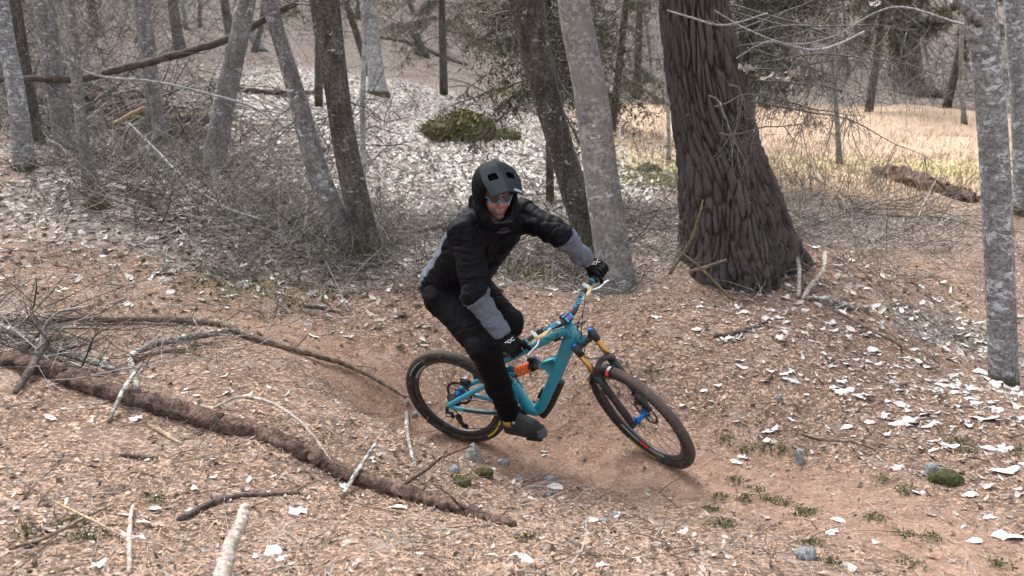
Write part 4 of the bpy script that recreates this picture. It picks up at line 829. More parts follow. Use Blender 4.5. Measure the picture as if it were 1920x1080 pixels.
swing = part(sw, 'swingarm', 'teal')
part(MB().tube(spline([(-.34, -.083, .328), (-.2, -.074, .318), (-.08, -.056, .318)], 14), .009, 8), 'chainstay_guard', 'black', swing)
lk = MB()
for s in (-1, 1):
    lk.tube(spline([(-.03, s*.030, .565), (.0, s*.032, .60), (.035, s*.030, .60), (.062, s*.028, .605)], 14), .0125, 12, up=up, sx=.6)
    lk.tube(spline([(-.07, s*.036, .50), (-.015, s*.036, .545), (.0, s*.034, .60)], 12), .011, 10, up=up, sx=.6)
    lk.lathe((.018, s*.034, .555), [0, s, 0], [(-.008, .028), (.006, .028), (.008, .024), (.002, .016), (-.008, .016)], 24)
    lk.tube(spline([(.018, s*.034, .53), (.04, s*.034, .44), (-.02, s*.036, .37)], 12), .009, 10, up=up, sx=.6)
link = part(lk, 'suspension_link', 'teal'); part(MB().lathe((.018, -.045, .555), [0, 1, 0], [(0, 0), (0, .014), (.09, .014), (.09, 0)], 18), 'pivot_bolt', 'black', link)
# shock with its coil
s0, s1 = A([.045, 0, .592]), A([.222, 0, .668]); sd = unit(s1-s0)
shock = part(MB().tube([s0, s0+sd*.05, s0+sd*.051, s0+sd*.15], [.015, .015, .011, .011], 16), 'shock', 'black')
part(MB().tube([s1-sd*.05, s1-sd*.002], .0285, 18).tube([s1-sd*.055, s1-sd*.047], .033, 18), 'shock_head', 'black', shock)
part(MB().tube([s1-sd*.070+A([-.0, .004, .048]), s1-sd*.015+A([.0, .0, .044])], .0145, 14).tube([s1-sd*.03+A([.0, 0, .0]), s1-sd*.01+A([0, -.01, .05])], .012, 10), 'reservoir', 'black', shock)
part(MB().tube([s1+A([-.004, -.018, .045]), s1+A([.0, -.02, .062])], .006, 10), 'adjuster_knob', 'blue', shock)
tt = np.linspace(0, 1, 190); pr = unit(np.cross(sd, Yv)); ca = tt*2*np.pi*6.4
coil = s0+sd*.020+sd[None]*(tt*.114)[:, None]+.0262*(np.cos(ca)[:, None]*Yv+np.sin(ca)[:, None]*pr)
part(MB().tube(coil, .0058, 8, up=sd), 'coil_spring', 'orange', shock)
part(MB().tube([s0+sd*.010, s0+sd*.016], .030, 18), 'spring_collar', 'black', shock)
# seat
post = part(MB().tube([(-.055, 0, .66), (-.105, 0, .80)], .0165, 14), 'seat_post', 'black'); part(MB().tube([(-.060, 0, .672), (-.069, 0, .702)], .024, 16), 'seat_clamp', 'blue', post)
sa = MB(); xs_ = np.linspace(-.27, .0, 14); sa.tube([(x_, 0, .822+.012*math.cos((x_+.13)*12)) for x_ in xs_], np.interp(xs_, [-.27, -.22, -.12, -.02, 0], [.03, .066, .045, .022, .01]), 16, up=up, sx=1.); Vs = sa.V[0]; Vs[:, 2] = .825+(Vs[:, 2]-.825)*.38
part(sa, 'saddle', 'black')
# cranks, pedals, chain, gears
ca_ = math.radians(-27); cd = A([math.cos(ca_), 0, math.sin(ca_)]); BB = A([.015, 0, .318]); PR = BB+cd*.17+A([0, -.135, 0]); PL = BB-cd*.17+A([0, .135, 0])
cr = part(MB().tube([BB+A([0, -.06, 0]), BB+cd*.08+A([0, -.073, 0]), BB+cd*.17+A([0, -.078, 0])], [.019, .014, .013], 12).tube([BB+A([0, -.07, 0]), BB+A([0, .07, 0])], .016, 12), 'crank_arm', 'black')
part(MB().tube([BB+A([0, .06, 0]), BB-cd*.08+A([0, .073, 0]), BB-cd*.17+A([0, .078, 0])], [.019, .014, .013], 12), 'crank_arm', 'black')
ring = MB().lathe(BB+A([0, -.052, 0]), [0, 1, 0], [(-.002, .040), (-.002, .060), (.002, .060), (.002, .040), (-.002, .040)], 32)
for q in range(30): a = 2*np.pi*q/30; ring.box(BB+A([.063*math.cos(a), -.052, .063*math.sin(a)]), (.007, .003, .005), np.stack([A([math.cos(a), 0, math.sin(a)]), Yv, A([-math.sin(a), 0, math.cos(a)])], 1))
part(ring, 'chainring', 'black')
for P_ in (PR, PL):
    b = MB(); b.box(P_, (.098, .095, .012))
    for u_ in (-.038, -.02, .02, .038):
        for v_ in (-.04, .04): b.tube([P_+A([u_, v_, -.011]), P_+A([u_, v_, .011])], .002, 5)
    part(b, 'pedal', 'black', smooth=False)
cs = MB()
for q in range(11): r = .051-.0034*q; cs.lathe(RA+A([0, -.026-.0035*q, 0]), [0, 1, 0], [(-.001, .012), (-.001, r), (.001, r), (.001, .012)], 36)
part(cs, 'cassette', 'spoke')
jw = [A([-.415, -.060, .245]), A([-.385, -.062, .175])]
dr = MB().tube(spline([(-.455, -.082, .345), (-.465, -.092, .300), (-.425, -.088, .262)], 10), .012, 8).tube([jw[0]+A([0, -.012, 0]), jw[1]+A([0, -.012, 0])], .0085, 8).box((-.448, -.098, .292), (.05, .022, .028)); dr.box((-.402, -.072, .212), (.026, .010, .088), np.stack([A([.92, 0, .39]), Yv, A([-.39, 0, .92])], 1))
for j_ in jw: dr.lathe(j_, [0, 1, 0], [(-.004, .004), (-.004, .022), (.004, .022), (.004, .004)], 16)
der = part(dr, 'derailleur', 'black'); part(MB().box((-.45, -.112, .296), (.038, .004, .012)), 'derailleur_badge', 'chrome', der)
ch = MB().tube(spline([RA+A([.0, -.055, .045]), BB+A([-.03, -.052, .062])], 8), .0032, 5).tube(spline([jw[1]+A([0, 0, -.022]), (-.2, -.058, .185), BB+A([0, -.052, -.064])], 12), .0032, 5).tube(spline([RA+A([-.02, -.055, -.045]), jw[0]+A([.02, 0, 0]), jw[1]+A([-.02, 0, .0]), jw[1]+A([0, 0, -.022])], 14), .0032, 5)
part(ch, 'chain', 'spoke')
cal = part(MB().box((-.375, .060, .432), (.045, .028, .065), np.stack([unit(A([.6, 0, .8])), Yv, unit(A([-.8, 0, .6]))], 1)), 'rear_brake_caliper', 'black'); part(MB().box((-.36, .046, .470), (.042, .006, .018)), 'caliper_body', 'chrome', cal)
part(MB().tube(spline([(-.37, .07, .46), (-.45, .085, .47), (-.50, .085, .40), (-.46, .08, .37)], 16), .0024, 6), 'brake_hose', 'hose', cal)
# ---- fork
fk = MB(); cb = HT-AX*.150
fk.tube([cb+AX*.03, cb-AX*.004], [.026, .027], 16)
LEG = lambda s, h: FA+AX*h+A([0, s*.066, 0]); hc = .558
fk.tube(spline([LEG(-1, hc+.004), cb+A([0, -.045, 0])+AX*.012+FWD*.018, cb+AX*.018, cb+A([0, .045, 0])+AX*.012+FWD*.018, LEG(1, hc+.004)], 26), [.0215]*26, 12, up=FWD)
for s in (-1, 1): fk.tube([LEG(s, hc-.045), LEG(s, hc+.022)], [.0205, .0235], 18)
fork = part(fk, 'fork', 'black', st=True)
for s in (-1, 1):
    part(MB().tube([LEG(s, .34), LEG(s, hc-.03)], .018, 20), 'stanchion', 'gold', fork, True)
    part(MB().tube([LEG(s, hc+.020), LEG(s, hc+.034)], [.017, .013], 14), 'adjuster_knob', 'blue', fork, True)
lw = MB()
for s in (-1, 1): lw.tube([LEG(s, .0)-FWD*.012, LEG(s, .04), LEG(s, .12), LEG(s, .28), LEG(s, .385)], [.018, .021, .0215, .0235, .0255], 18).tube([LEG(s, .385), LEG(s, .392)], .0275, 18)
for s in (-1, 1): lw.tube([FA+A([0, s*.05, 0]), FA+A([0, s*.082, 0])], .016, 12)
lw.tube(spline([LEG(-1, .365)+FWD*.01, LEG(-.8, .40)+FWD*.03, LEG(0, .425)+FWD*.034, LEG(.8, .40)+FWD*.03, LEG(1, .365)+FWD*.01], 24), .0155, 10, up=FWD)
lower = part(lw, 'fork_lowers', 'black', fork, True)
K['print'] = mat('fork_print', .5, col=(.36, .40, .46))
for s in (-1, 1):
    lettering('36', .046, steer(LEG(s, .315)+(A([.004, -.0262, 0]) if s < 0 else A([0, -.0262, 0]))), sdir(-AX), sdir(FWD), 'print', lower, 'fork_lettering'); lettering('FOX', .040, steer(LEG(s, .20)+A([.002, -.0252, 0])), sdir(-AX), sdir(FWD), 'print', lower, 'fork_lettering', 1.3)
part(MB().box(FA+A([-.045, .052, .085]), (.05, .03, .075), np.stack([unit(A([.9, 0, .43])), Yv, unit(A([-.43, 0, .9]))], 1)), 'front_brake_caliper', 'black', fork, True)
part(MB().box(FA+A([-.062, .038, .092]), (.028, .008, .038)), 'caliper_body', 'chrome', fork, True)
# mudguard over the front tyre
a = np.radians(np.linspace(103, 168, 26)); ph = np.radians(np.linspace(-80, 80, 15)); rg = .040
Vm = A([[FA+A([math.cos(a_), 0, math.sin(a_)])*(frt+rg*math.cos(p_))+A([0, rg*math.sin(p_), 0]) for p_ in ph] for a_ in a]); n, k = 26, 15
Vin = A([[FA+A([math.cos(a_), 0, math.sin(a_)])*(frt+(rg-.0015)*math.cos(p_))+A([0, (rg-.0015)*math.sin(p_), 0]) for p_ in ph] for a_ in a])
i = np.arange(n-1)[:, None]; j = np.arange(k-1)[None]; Qm = np.stack([i*k+j, i*k+j+1, (i+1)*k+j+1, (i+1)*k+j], -1).reshape(-1, 4)
mg = part(MB().add(Vm.reshape(-1, 3), Qm).add(Vin.reshape(-1, 3), Qm[:, ::-1]), 'mudguard', 'black', fork, True)
def gpatch(name, m, a0, a1, p0, p1, r=.0412):
    aa = np.radians(np.linspace(a0, a1, 8)); pp = np.radians(np.linspace(p0, p1, 8)); V = A([[FA+A([math.cos(x), 0, math.sin(x)])*(frt+r*math.cos(y))+A([0, r*math.sin(y), 0]) for y in pp] for x in aa]); i = np.arange(7)[:, None]; j = np.arange(7)[None]
    part(MB().add(V.reshape(-1, 3), np.stack([i*8+j, i*8+j+1, (i+1)*8+j+1, (i+1)*8+j], -1).reshape(-1, 4)), name, m, mg, True)
gpatch('guard_decal', 'red', 103.5, 108, -76, -30); gpatch('guard_decal', 'white', 103.5, 107, -29, 8); gpatch('guard_decal', 'white', 136, 150, -40, -5); gpatch('guard_decal', 'purple', 126, 135, -60, -25); gpatch('guard_decal', 'cream', 150, 158, -40, -15)
# ---- cockpit
bc = HT+AX*.043+FWD*.043
def bar(y): a = abs(y); return bc+A([-.075*max(0, a-.05)/.34*1.0, y, .035*float(sm(.04, .16, a))+.02*max(0, a-.12)])
hb = MB().tube([bar(y) for y in np.linspace(-.395, .395, 60)], np.interp(np.abs(np.linspace(-.395, .395, 60)), [0, .05, .14, .4], [.0165, .0165, .0115, .0112]), 14)
hbar = part(hb, 'handlebar', 'black', st=True)
for s in (-1, 1):
    ys = np.linspace(.265, .395, 20)*s; gr_ = part(MB().tube([bar(y) for y in ys], [.0165+.0008*(q % 2) for q in range(20)], 14), 'grip', 'black', hbar, True)
    part(MB().tube([bar(s*.252), bar(s*.264)], .0175, 14), 'lock_ring', 'teal', gr_, True)
    # brake lever: white clamp, cream body, silver blade
    c0 = bar(s*.205); rot_ = A([.30, 0, -.12])
    lev = part(MB().tube([bar(s*.195), bar(s*.215)], .0185, 14).tube([c0+A([-.022, 0, .018]), c0+A([.02, 0, .0])], .011, 8), 'brake_lever', 'white', hbar, True)
    part(MB().tube([c0+A([.022, s*.012, .0]), c0+A([.038, -s*.03, -.004]), c0+A([.040, -s*.065, -.002])], [.010, .011, .007], 10), 'master_cylinder', 'cream', lev, True)
    part(MB().tube([c0+A([.040, -s*.065, -.002]), c0+A([.041, -s*.085, -.002])], [.006, .005], 8), 'hose_fitting', 'white', lev, True)
    part(MB().tube(spline([c0+A([.034, s*.0, -.006]), c0+A([.055, s*.04, -.012]), c0+A([.050, s*.085, -.018]), c0+A([.056, s*.115, -.02])], 14), [.006, .005, .0045, .004][0], 8), 'lever_blade', 'chrome', lev, True)
    # decals along the bar
    lettering('BURGTEC' if False else 'ONEUP', .034, steer(bar(s*.105)+A([.010, 0, .0115])), sdir(A([0, 1, .25*s])), sdir(A([-.8, 0, .6])), 'cyan', hbar, 'bar_lettering')
part(MB().tube([bar(-.165), bar(-.18)], .020, 12).box(bar(-.172)+A([-.01, 0, -.022]), (.035, .03, .022)), 'dropper_lever', 'black', hbar, True) if False else part(MB().tube([bar(-.165), bar(-.182)], .019, 12).box(bar(-.175)+A([-.008, -.012, -.022]), (.040, .04, .02)), 'shifter', 'black', hbar, True)
part(MB().box(bar(-.062)+A([.004, 0, .018]), (.028, .012, .006)), 'bar_clip', 'white', hbar, True)
stm = part(MB().tube([HT+AX*.008, HT+AX*.062], .021, 18).tube([HT+AX*.043+FWD*.0, bc-FWD*.012], [.020, .017], 14).box(bc, (.040, .050, .044), np.stack([FWD, Yv, AX], 1)), 'stem', 'black', st=True)
for y in (-.017, .017): part(MB().tube([bc+A([0, y-.006, 0]), bc+A([0, y+.006, 0])], .0262, 16), 'bar_clamp', 'cyan' , stm, True)
part(MB().tube([bc+A([0, -.009, 0]), bc+A([0, .009, 0])], .0255, 16), 'clamp_bolt', 'purple', stm, True); part(MB().tube([HT+AX*.006, HT+AX*.016], .0245, 18), 'headset_spacer', 'purple', stm, True)
def hose(pts, name='brake_hose', m='hose', r=.0026): part(MB().tube(spline(pts, 40), r, 6), name, m, hbar)
SB = lambda y, o=(0, 0, 0): steer(bar(y)+A(o))
hose([SB(.13, (.045, 0, .0)), SB(.03, (.10, 0, .02)), SB(-.04, (.12, 0, -.07)), steer(cb+FWD*.07+A([0, -.03, .02])), steer(LEG(-1, .50)+FWD*.03), steer(LEG(0, .44)+FWD*.05), steer(LEG(1, .42)+FWD*.02), steer(LEG(1, .2)-FWD*.035), steer(FA+A([-.05, .055, .12]))])
hose([SB(-.13, (.045, 0, .0)), SB(-.03, (.085, 0, .015)), SB(.06, (.075, 0, -.05)), HT-AX*.02+A([.05, .02, 0]), HT-AX*.07+A([-.02, -.032, 0]), A([.40, -.024, .865])])
hose([SB(-.18, (.02, 0, -.03)), SB(-.11, (.04, 0, -.08)), HT-AX*.03+A([-.06, -.05, .0]), A([.385, -.024, .862])], 'gear_cable')
hose([SB(.16, (.03, 0, .01)), SB(.05, (.10, 0, .05)), SB(-.02, (.09, 0, -.02)), HT-AX*.06+A([.05, -.02, 0]), HT-AX*.13+A([-.02, -.034, 0])], 'gear_cable')

# ================================================================== the rider: solid shapes from distance fields
def grid(lo, hi, h, fine=None):
    ax = []
    for q in range(3):
        if fine is None: ax.append(np.arange(lo[q], hi[q]+h, h)); continue
        f0, f1, fh = fine[0][q], fine[1][q], fine[2]; a = np.arange(f0, lo[q]-h, -h)[::-1] if lo[q] < f0 else A([f0]); b = np.arange(f1, hi[q]+h, h) if hi[q] > f1 else A([f1])
        ax.append(np.unique(np.r_[a, np.arange(f0, f1, fh), b].round(6)))
    return ax
def surface(field, ax):                              # surface nets on a rectilinear grid
    X, Y, Z = np.meshgrid(*ax, indexing='ij'); n0, n1, n2 = X.shape
    val = np.empty(X.shape)
    for i in range(0, n0, 24): s = slice(i, i+24); val[s] = field(np.stack([X[s], Y[s], Z[s]], -1))
    ins = val < 0; c = np.zeros((n0-1, n1-1, n2-1)); P = np.zeros(c.shape+(3,)); pos = [X, Y, Z]
    cor = [(a, b, d) for a in (0, 1) for b in (0, 1) for d in (0, 1)]; sl = lambda o: tuple(slice(o[q], val.shape[q]-1+o[q]) for q in range(3))
    for a in cor:
        for q in range(3):
            if a[q]: continue
            b = list(a); b[q] = 1; b = tuple(b); va, vb = val[sl(a)], val[sl(b)]; k = (va < 0) != (vb < 0)
            t = np.where(k, va/np.where(k, va-vb, 1), 0)
            for w in range(3): P[..., w] += np.where(k, pos[w][sl(a)]*(1-t)+pos[w][sl(b)]*t, 0)
            c += k
    act = c > 0; idx = -np.ones(c.shape, int); idx[act] = np.arange(act.sum()); V = P[act]/c[act][:, None]; F = []
    for q in range(3):
        u, v = [(1, 2), (2, 0), (0, 1)][q]
        a = np.moveaxis(ins, (q, u, v), (0, 1, 2)); ID = np.moveaxis(idx, (q, u, v), (0, 1, 2))
        s0, s1 = a[:-1, 1:-1, 1:-1], a[1:, 1:-1, 1:-1]; k = s0 != s1; I, J, L = np.nonzero(k)
        f = np.stack([ID[I, J, L], ID[I, J+1, L], ID[I, J+1, L+1], ID[I, J, L+1]], -1); fl = s0[k]
        f[~fl] = f[~fl][:, ::-1]; F.append(f)
    F = np.concatenate(F); return V, F[(F >= 0).all(1)]
def smooth_v(V, F, it=2, lam=.5):
    e = np.r_[F[:, [0, 1]], F[:, [1, 2]], F[:, [2, 3]], F[:, [3, 0]]]
    for _ in range(it):
        S = np.zeros_like(V); c = np.zeros(len(V)); 
        for w in range(3): S[:, w] = np.bincount(e[:, 0], V[e[:, 1], w], len(V))+np.bincount(e[:, 1], V[e[:, 0], w], len(V))
        c = np.bincount(e[:, 0], minlength=len(V))+np.bincount(e[:, 1], minlength=len(V)); V = V*(1-lam)+lam*S/np.maximum(c, 1)[:, None]
    return V
def normals(V, F):
    n = np.cross(V[F[:, 2]]-V[F[:, 0]], V[F[:, 3]]-V[F[:, 1]]); N = np.zeros_like(V)
    for w in range(3): N[:, w] = sum(np.bincount(F[:, q], n[:, w], len(V)) for q in range(4))
    return unit(N)
def cap(P, a, b, ra, rb):
    a, b = A(a, float) if not isinstance(a, np.ndarray) else a, b; d = b-a; t = np.clip(((P-a)@d)/max(d@d, 1e-9), 0, 1); return np.linalg.norm(P-a-t[..., None]*d, axis=-1)-(ra+(rb-ra)*t)
def ell(P, c, r, Rm=None):
    q = P-c; q = q if Rm is None else q@Rm; r = A(r); k = np.linalg.norm(q/r, axis=-1); return (k-1)*k/np.maximum(np.linalg.norm(q/r/r, axis=-1), 1e-6)
def smin(a, b, k): h = np.clip(.5+.5*(b-a)/k, 0, 1); return b*(1-h)+a*h-k*h*(1-h)
def smax(a, b, k): return -smin(-a, -b, k)
# ---- joints, in the world
gR, gL = BW(bar(-.335), True), BW(bar(.335), True)
stv = lambda v: (R3@sdir(v))
fR = unit(stv(A([1, 0, -.12]))); upb = unit(stv(A([.15, 0, 1.]))); lat = unit(stv(A([0, 1., 0])))
RW = gR-fR*.072+upb*.045-lat*(-.005); LW = gL-fR*.070+upb*.045-lat*.012
RSh = at(876, 436, 4.46); RE = at(893, 552, 4.36); LSh = at(972, 402, 4.66); LE = at(1054, 440, 4.50)
PEL = at(850, 535, 4.90); RH = at(838, 552, 4.80); LH = at(876, 532, 4.97); CH = at(912, 432, 4.62); NK = at(926, 398, 4.56); HD = at(929, 363, 4.45)
RK = at(911, 656, 4.50); LK = at(950, 606, 4.66)
PRw, PLw = BW(PR), BW(PL); hdg = R3@A([1., 0, 0]); bup = R3@A([0, 0, 1.])
footd = unit(hdg+.10*bup-.12*A([0, 0, 1])); RAn = PRw-footd*.155+bup*.105; LAn = PLw-hdg*.105+bup*.10
body_lat = unit(LSh-RSh); back = -unit(np.cross(PEL-CH, body_lat)); back = back if back@hdg < 0 else -back
print('arm R', np.linalg.norm(RSh-RE), np.linalg.norm(RE-RW), 'arm L', np.linalg.norm(LSh-LE), np.linalg.norm(LE-LW), 'leg R', np.linalg.norm(RH-RK), np.linalg.norm(RK-RAn), 'leg L', np.linalg.norm(LH-LK), np.linalg.norm(LK-LAn), 'sh', np.linalg.norm(RSh-LSh), 'spine', np.linalg.norm(PEL-CH))
vv = unit(CAM-HD); ir = A([1., 0, 0]); iu = np.cross(vv, ir); iu = iu if iu[2] > 0 else -iu
hf = unit(vv+.31*ir-.40*iu); hu = unit(iu-.085*ir-hf*(iu@hf)); hu = unit(hu-hf*(hu@hf)); hl = np.cross(hu, hf)
HM = np.stack([hf, hl, hu], 1)                       # head space to world
hw = lambda p: HD+HM@A(p, ) if np.ndim(p) == 1 else HD+np.asarray(p)@HM.T
person = empty('person', PEL*A([1, 1, 0])+A([0, 0, float(H(PEL[0], PEL[1]))]), 'rider in black and grey jacket, dark trousers and black full face helmet', 'person')
PO = np.array(person.location)
def add(name, V, F, mats, parent=person, mi=None, smooth=True):
    return mk(name, V-PO, F, mats, parent, smooth, mi)
def rig(part_list, k):
    def f(P):
        d = None
        for a, b, ra, rb in part_list:
            e = cap(P, a, b, ra, rb); d = e if d is None else smin(d, e, k)
        return d
    return f
HL, HR = body_lat*.075, -body_lat*.075
# ---- body: one continuous mesh with a modelled face
def headf(P):
    q = (P-HD)@HM; e = lambda c, r: ell(q, A(c), r); c_ = lambda a, b, ra, rb: cap(q, A(a), A(b), ra, rb)
    ay = np.stack([q[..., 0], np.abs(q[..., 1]), q[..., 2]], -1); ea = lambda c, r: ell(ay, A(c), r); ca2 = lambda a, b, ra, rb: cap(ay, A(a), A(b), ra, rb)
    d = smin(e((-.012, 0, .035), (.095, .076, .10)), e((.028, 0, -.05), (.066, .056, .066)), .03)
    d = smin(d, ea((.055, .036, -.025), (.032, .028, .030)), .016)            # cheekbones
    d = smin(d, e((.070, 0, -.098), (.026, .026, .022)), .018)                # chin
    d = smin(d, ca2((.083, .004, .030), (.078, .040, .034), .010, .009), .012) # brow
    d = smax(d, -ea((.102, .031, .008), (.020, .021, .014)), .010)            # sockets
    d = smin(d, ea((.074, .031, .008), (.0125, .0125, .0125)), .003)          # eyes
    d = smin(d, c_((.088, 0, .022), (.108, 0, -.022), .007, .0115), .008); d = smin(d, ea((.099, .012, -.027), (.010, .008, .0075)), .004)
    d = smin(d, c_((.090, -.020, -.060), (.090, .020, -.060), .0065, .0065), .006); d = smin(d, c_((.089, -.017, -.071), (.089, .017, -.071), .007, .007), .006)
    d = smax(d, -cap(q, A([.103, -.022, -.0635]), A([.103, .022, -.0635]), .0055, .0055), .004)
    d = smin(d, ea((-.008, .080, -.005), (.020, .010, .030)), .006)           # ears
    return smin(d, cap(P, hw(A([-.035, 0, -.06])), NK, .055, .060), .03)
bones = [(PEL+HL*.8, CH+HL*.9, .105, .115), (PEL+HR*.8, CH+HR*.9, .105, .115), (RSh, LSh, .065, .065), (RSh, RE, .052, .043), (RE, RW, .042, .029), (LSh, LE, .052, .043), (LE, LW, .042, .029),
  (RH, RK, .085, .058), (LH, LK, .085, .058), (RK, RK*.6+RAn*.4, .055, .054), (RK*.6+RAn*.4, RAn, .054, .038), (LK, LK*.6+LAn*.4, .055, .054), (LK*.6+LAn*.4, LAn, .054, .038), (RH, LH, .10, .10),
  (CH, NK, .08, .06), (RAn, PRw+footd*.02+bup*.03, .036, .026), (LAn, PLw+hdg*.06+bup*.03, .036, .026), (RW, gR+upb*.022, .026, .018), (LW, gL+upb*.022, .026, .018)]
bf = rig(bones, .03); allp = A([b[0] for b in bones]+[b[1] for b in bones]); lo = allp.min(0)-.16; hi = allp.max(0)+.16; hi[2] = HD[2]+.16
V, F = surface(lambda P: smin(bf(P), headf(P), .015), grid(lo, hi, .016, (HD-.105-.02*hu, HD+.105-.02*hu, .0038)))
V = smooth_v(V, F, 1, .4)
skin = mat('skin', .5, col=(.56, .27, .20)); skin.node_tree.nodes['Principled BSDF'].inputs['Subsurface Weight'].default_value = .12; skin.node_tree.nodes['Principled BSDF'].inputs['Subsurface Radius'].default_value = (.012, .005, .003)
t = NT(skin); t.color(t.mix(t.mask(t.noise(t.coord(), 40, 3), .4, .65), (.60, .30, .235), (.50, .215, .165)))
beard = mat('stubble', .85, col=(.10, .062, .05)); t = NT(beard); t.color(t.mix(t.mask(t.noise(t.coord(), 300, 2), .4, .6), (.06, .04, .035), (.30, .16, .12)))
lipm = mat('lips', .45, col=(.42, .14, .12)); eyem = mat('eyes', .15, col=(.55, .52, .50)); teeth = mat('teeth', .3, col=(.65, .6, .5))
fc = (V[F].mean(1)-HD)@HM; mi = np.zeros(len(F), int); X, Yy, Z = fc.T; ayy = np.abs(Yy)
inh = np.linalg.norm(fc, axis=1) < .16
mi[inh & (np.hypot(ayy-.031, Z-.008) < .009) & (X > .078)] = 1
bo = add('body', V, F, [skin, eyem, teeth], mi=mi)
q = (V-HD)@HM; X, Yy, Z = q.T; ayy = np.abs(Yy); far = np.linalg.norm(q, axis=1) > .16
brd_ = sm(-.030, -.048, Z)*sm(-.14, -.12, Z)*sm(.0, .02, X)*np.maximum(sm(.048, .034, ayy), sm(-.060, -.080, Z)); lip_ = sm(.028, .022, ayy)*sm(.0125, .009, np.abs(Z+.0655-.08*ayy))*(X > .07)
brow_ = sm(.007, .003, np.abs(Z-.034-.05*(.03-np.abs(ayy-.03))*0))*(ayy > .010)*(ayy < .046)*(X > .06)
for k_, v_ in (('across', ayy), ('up', Z), ('front', (X > .065)*1.), ('beard', np.maximum(brd_*(1-lip_), brow_)), ('lips', lip_), ('blush', np.exp(-((ayy-.036)/.018)**2-((Z+.022)/.018)**2)+np.exp(-(ayy/.012)**2-((Z+.02)/.012)**2))):
    a_ = bo.data.attributes.new(k_, 'FLOAT', 'POINT'); a_.data.foreach_set('value', np.where(far & (k_ not in ('across', 'up')), 0, v_).astype(np.float32))
t = NT(skin); c0 = t.mix(t.noise(t.coord(), 40, 3), (.37, .205, .175), (.29, .145, .125)); c0 = t.mix(t.mul(t.attr('blush'), .5), c0, (.46, .14, .12)); c0 = t.mix(t.mul(t.attr('beard'), .66), c0, (.085, .05, .04)); c0 = t.mix(t.attr('lips'), c0, (.34, .13, .11))
hy, hz = t.attr('across'), t.attr('up'); mm = t.mul(t.mul(t.mul(hz, .0655, 'ADD'), t.mul(t.mul(hy, hy), 9.), 'SUBTRACT'), 0., 'ADD'); mm = t.mul(mm, 1., 'ABSOLUTE')
inm = t.mul(t.mul(mm, .0052, 'LESS_THAN'), t.mul(hy, .025, 'LESS_THAN')); tee = t.mul(t.mul(mm, .0024, 'LESS_THAN'), t.mul(hy, .019, 'LESS_THAN')); fr_ = t.attr('front')
c0 = t.mix(t.mul(inm, fr_), c0, (.05, .02, .018)); t.color(t.mix(t.mul(tee, fr_), c0, (.30, .26, .22)))
# ---- cloth
def cloth(name, col, rough=.75, sheen=.0, wv=900):
    m = mat(name, rough, col=col, spec=.14); t = NT(m); v = t.coord(); n1 = t.noise(v, 9, 4, .6); n2 = t.noise(v, 30, 4, .6, .8)
    t.color(t.mix(t.mask(n1, .35, .7), tuple(c*.8 for c in col), tuple(min(1, c*1.25) for c in col))); t.bump(t.mul(n2, n1, 'ADD'), .35, .012)
    t.b.inputs['Sheen Weight'].default_value = sheen; return m
cl_black = cloth('black_shell_fabric', (.0024, .0028, .0058), .65); cl_grey = cloth('grey_shell_fabric', (.135, .15, .19), .7); cl_dark = cloth('dark_pocket_fabric', (.018, .019, .026), .6); cl_trs = cloth('dark_trouser_fabric', (.0022, .0021, .0034), .72); cl_glove = cloth('glove_fabric', (.0028, .0028, .004), .7)
cl_jacket = cloth('jacket_shell_fabric', (.0024, .0028, .0058), .65); t = NT(cl_jacket); c0 = t.b.inputs['Base Color'].links[0].from_socket
gcol = t.mix(t.noise(t.coord(), 9), (.085, .095, .125), (.135, .15, .19))
c1 = t.mix(t.mul(t.attr('dark_panel'), 0., 'GREATER_THAN'), c0, (.020, .022, .032)); t.color(t.mix(t.mul(t.attr('grey_panel'), 0., 'GREATER_THAN'), c1, gcol))
def folds(V, F, limbs, amp=.006, sc=26.):
    N = normals(V, F); best = np.full(len(V), 9.); tt = np.zeros(len(V)); off = np.zeros(len(V)); w = np.zeros(len(V))
    for q, (a, b, ra, rb) in enumerate(limbs):
        d = b-a; L = np.linalg.norm(d); t = np.clip(((V-a)@d)/(d@d), 0, 1); dd = np.linalg.norm(V-a-t[:, None]*d, axis=1)-(ra+(rb-ra)*t); k = dd < best
        best[k] = dd[k]; tt[k] = t[k]*L; off[k] = q*3.1; w[k] = (.45+.55*np.maximum(np.exp(-(t[k]*L/.10)**2), np.exp(-((1-t[k])*L/.12)**2)))
    wp = .035*np.stack([noise(V*7+3), noise(V*7+11), noise(V*7+23)], -1)
    P = (V+wp); a = 1-2*np.abs(noise(np.stack([tt*sc+2.2*noise(V*8), P[:, 0]*4+off, P[:, 1]*4+P[:, 2]*3], -1))); b = 1-2*np.abs(noise(P*11+5)); c = noise(P*26)
    f2 = 1-2*np.abs(noise(np.stack([tt*sc*2.3+2*noise(V*13), P[:, 0]*9+off, P[:, 1]*9+P[:, 2]*6], -1)))
    n3 = noise(np.stack([tt*sc*.9+1.6*noise(V*9+40), P[:, 0]*5+off, P[:, 1]*5+P[:, 2]*4], -1)); cre = -np.exp(-(n3/.13)**2)-.6*np.exp(-(noise(P*9+70)/.12)**2)
    return V+N*(amp*w*(np.clip(a, -.5, 1)*.6+b*.4+f2*.3+cre*.75)+.0010*c)[:, None]
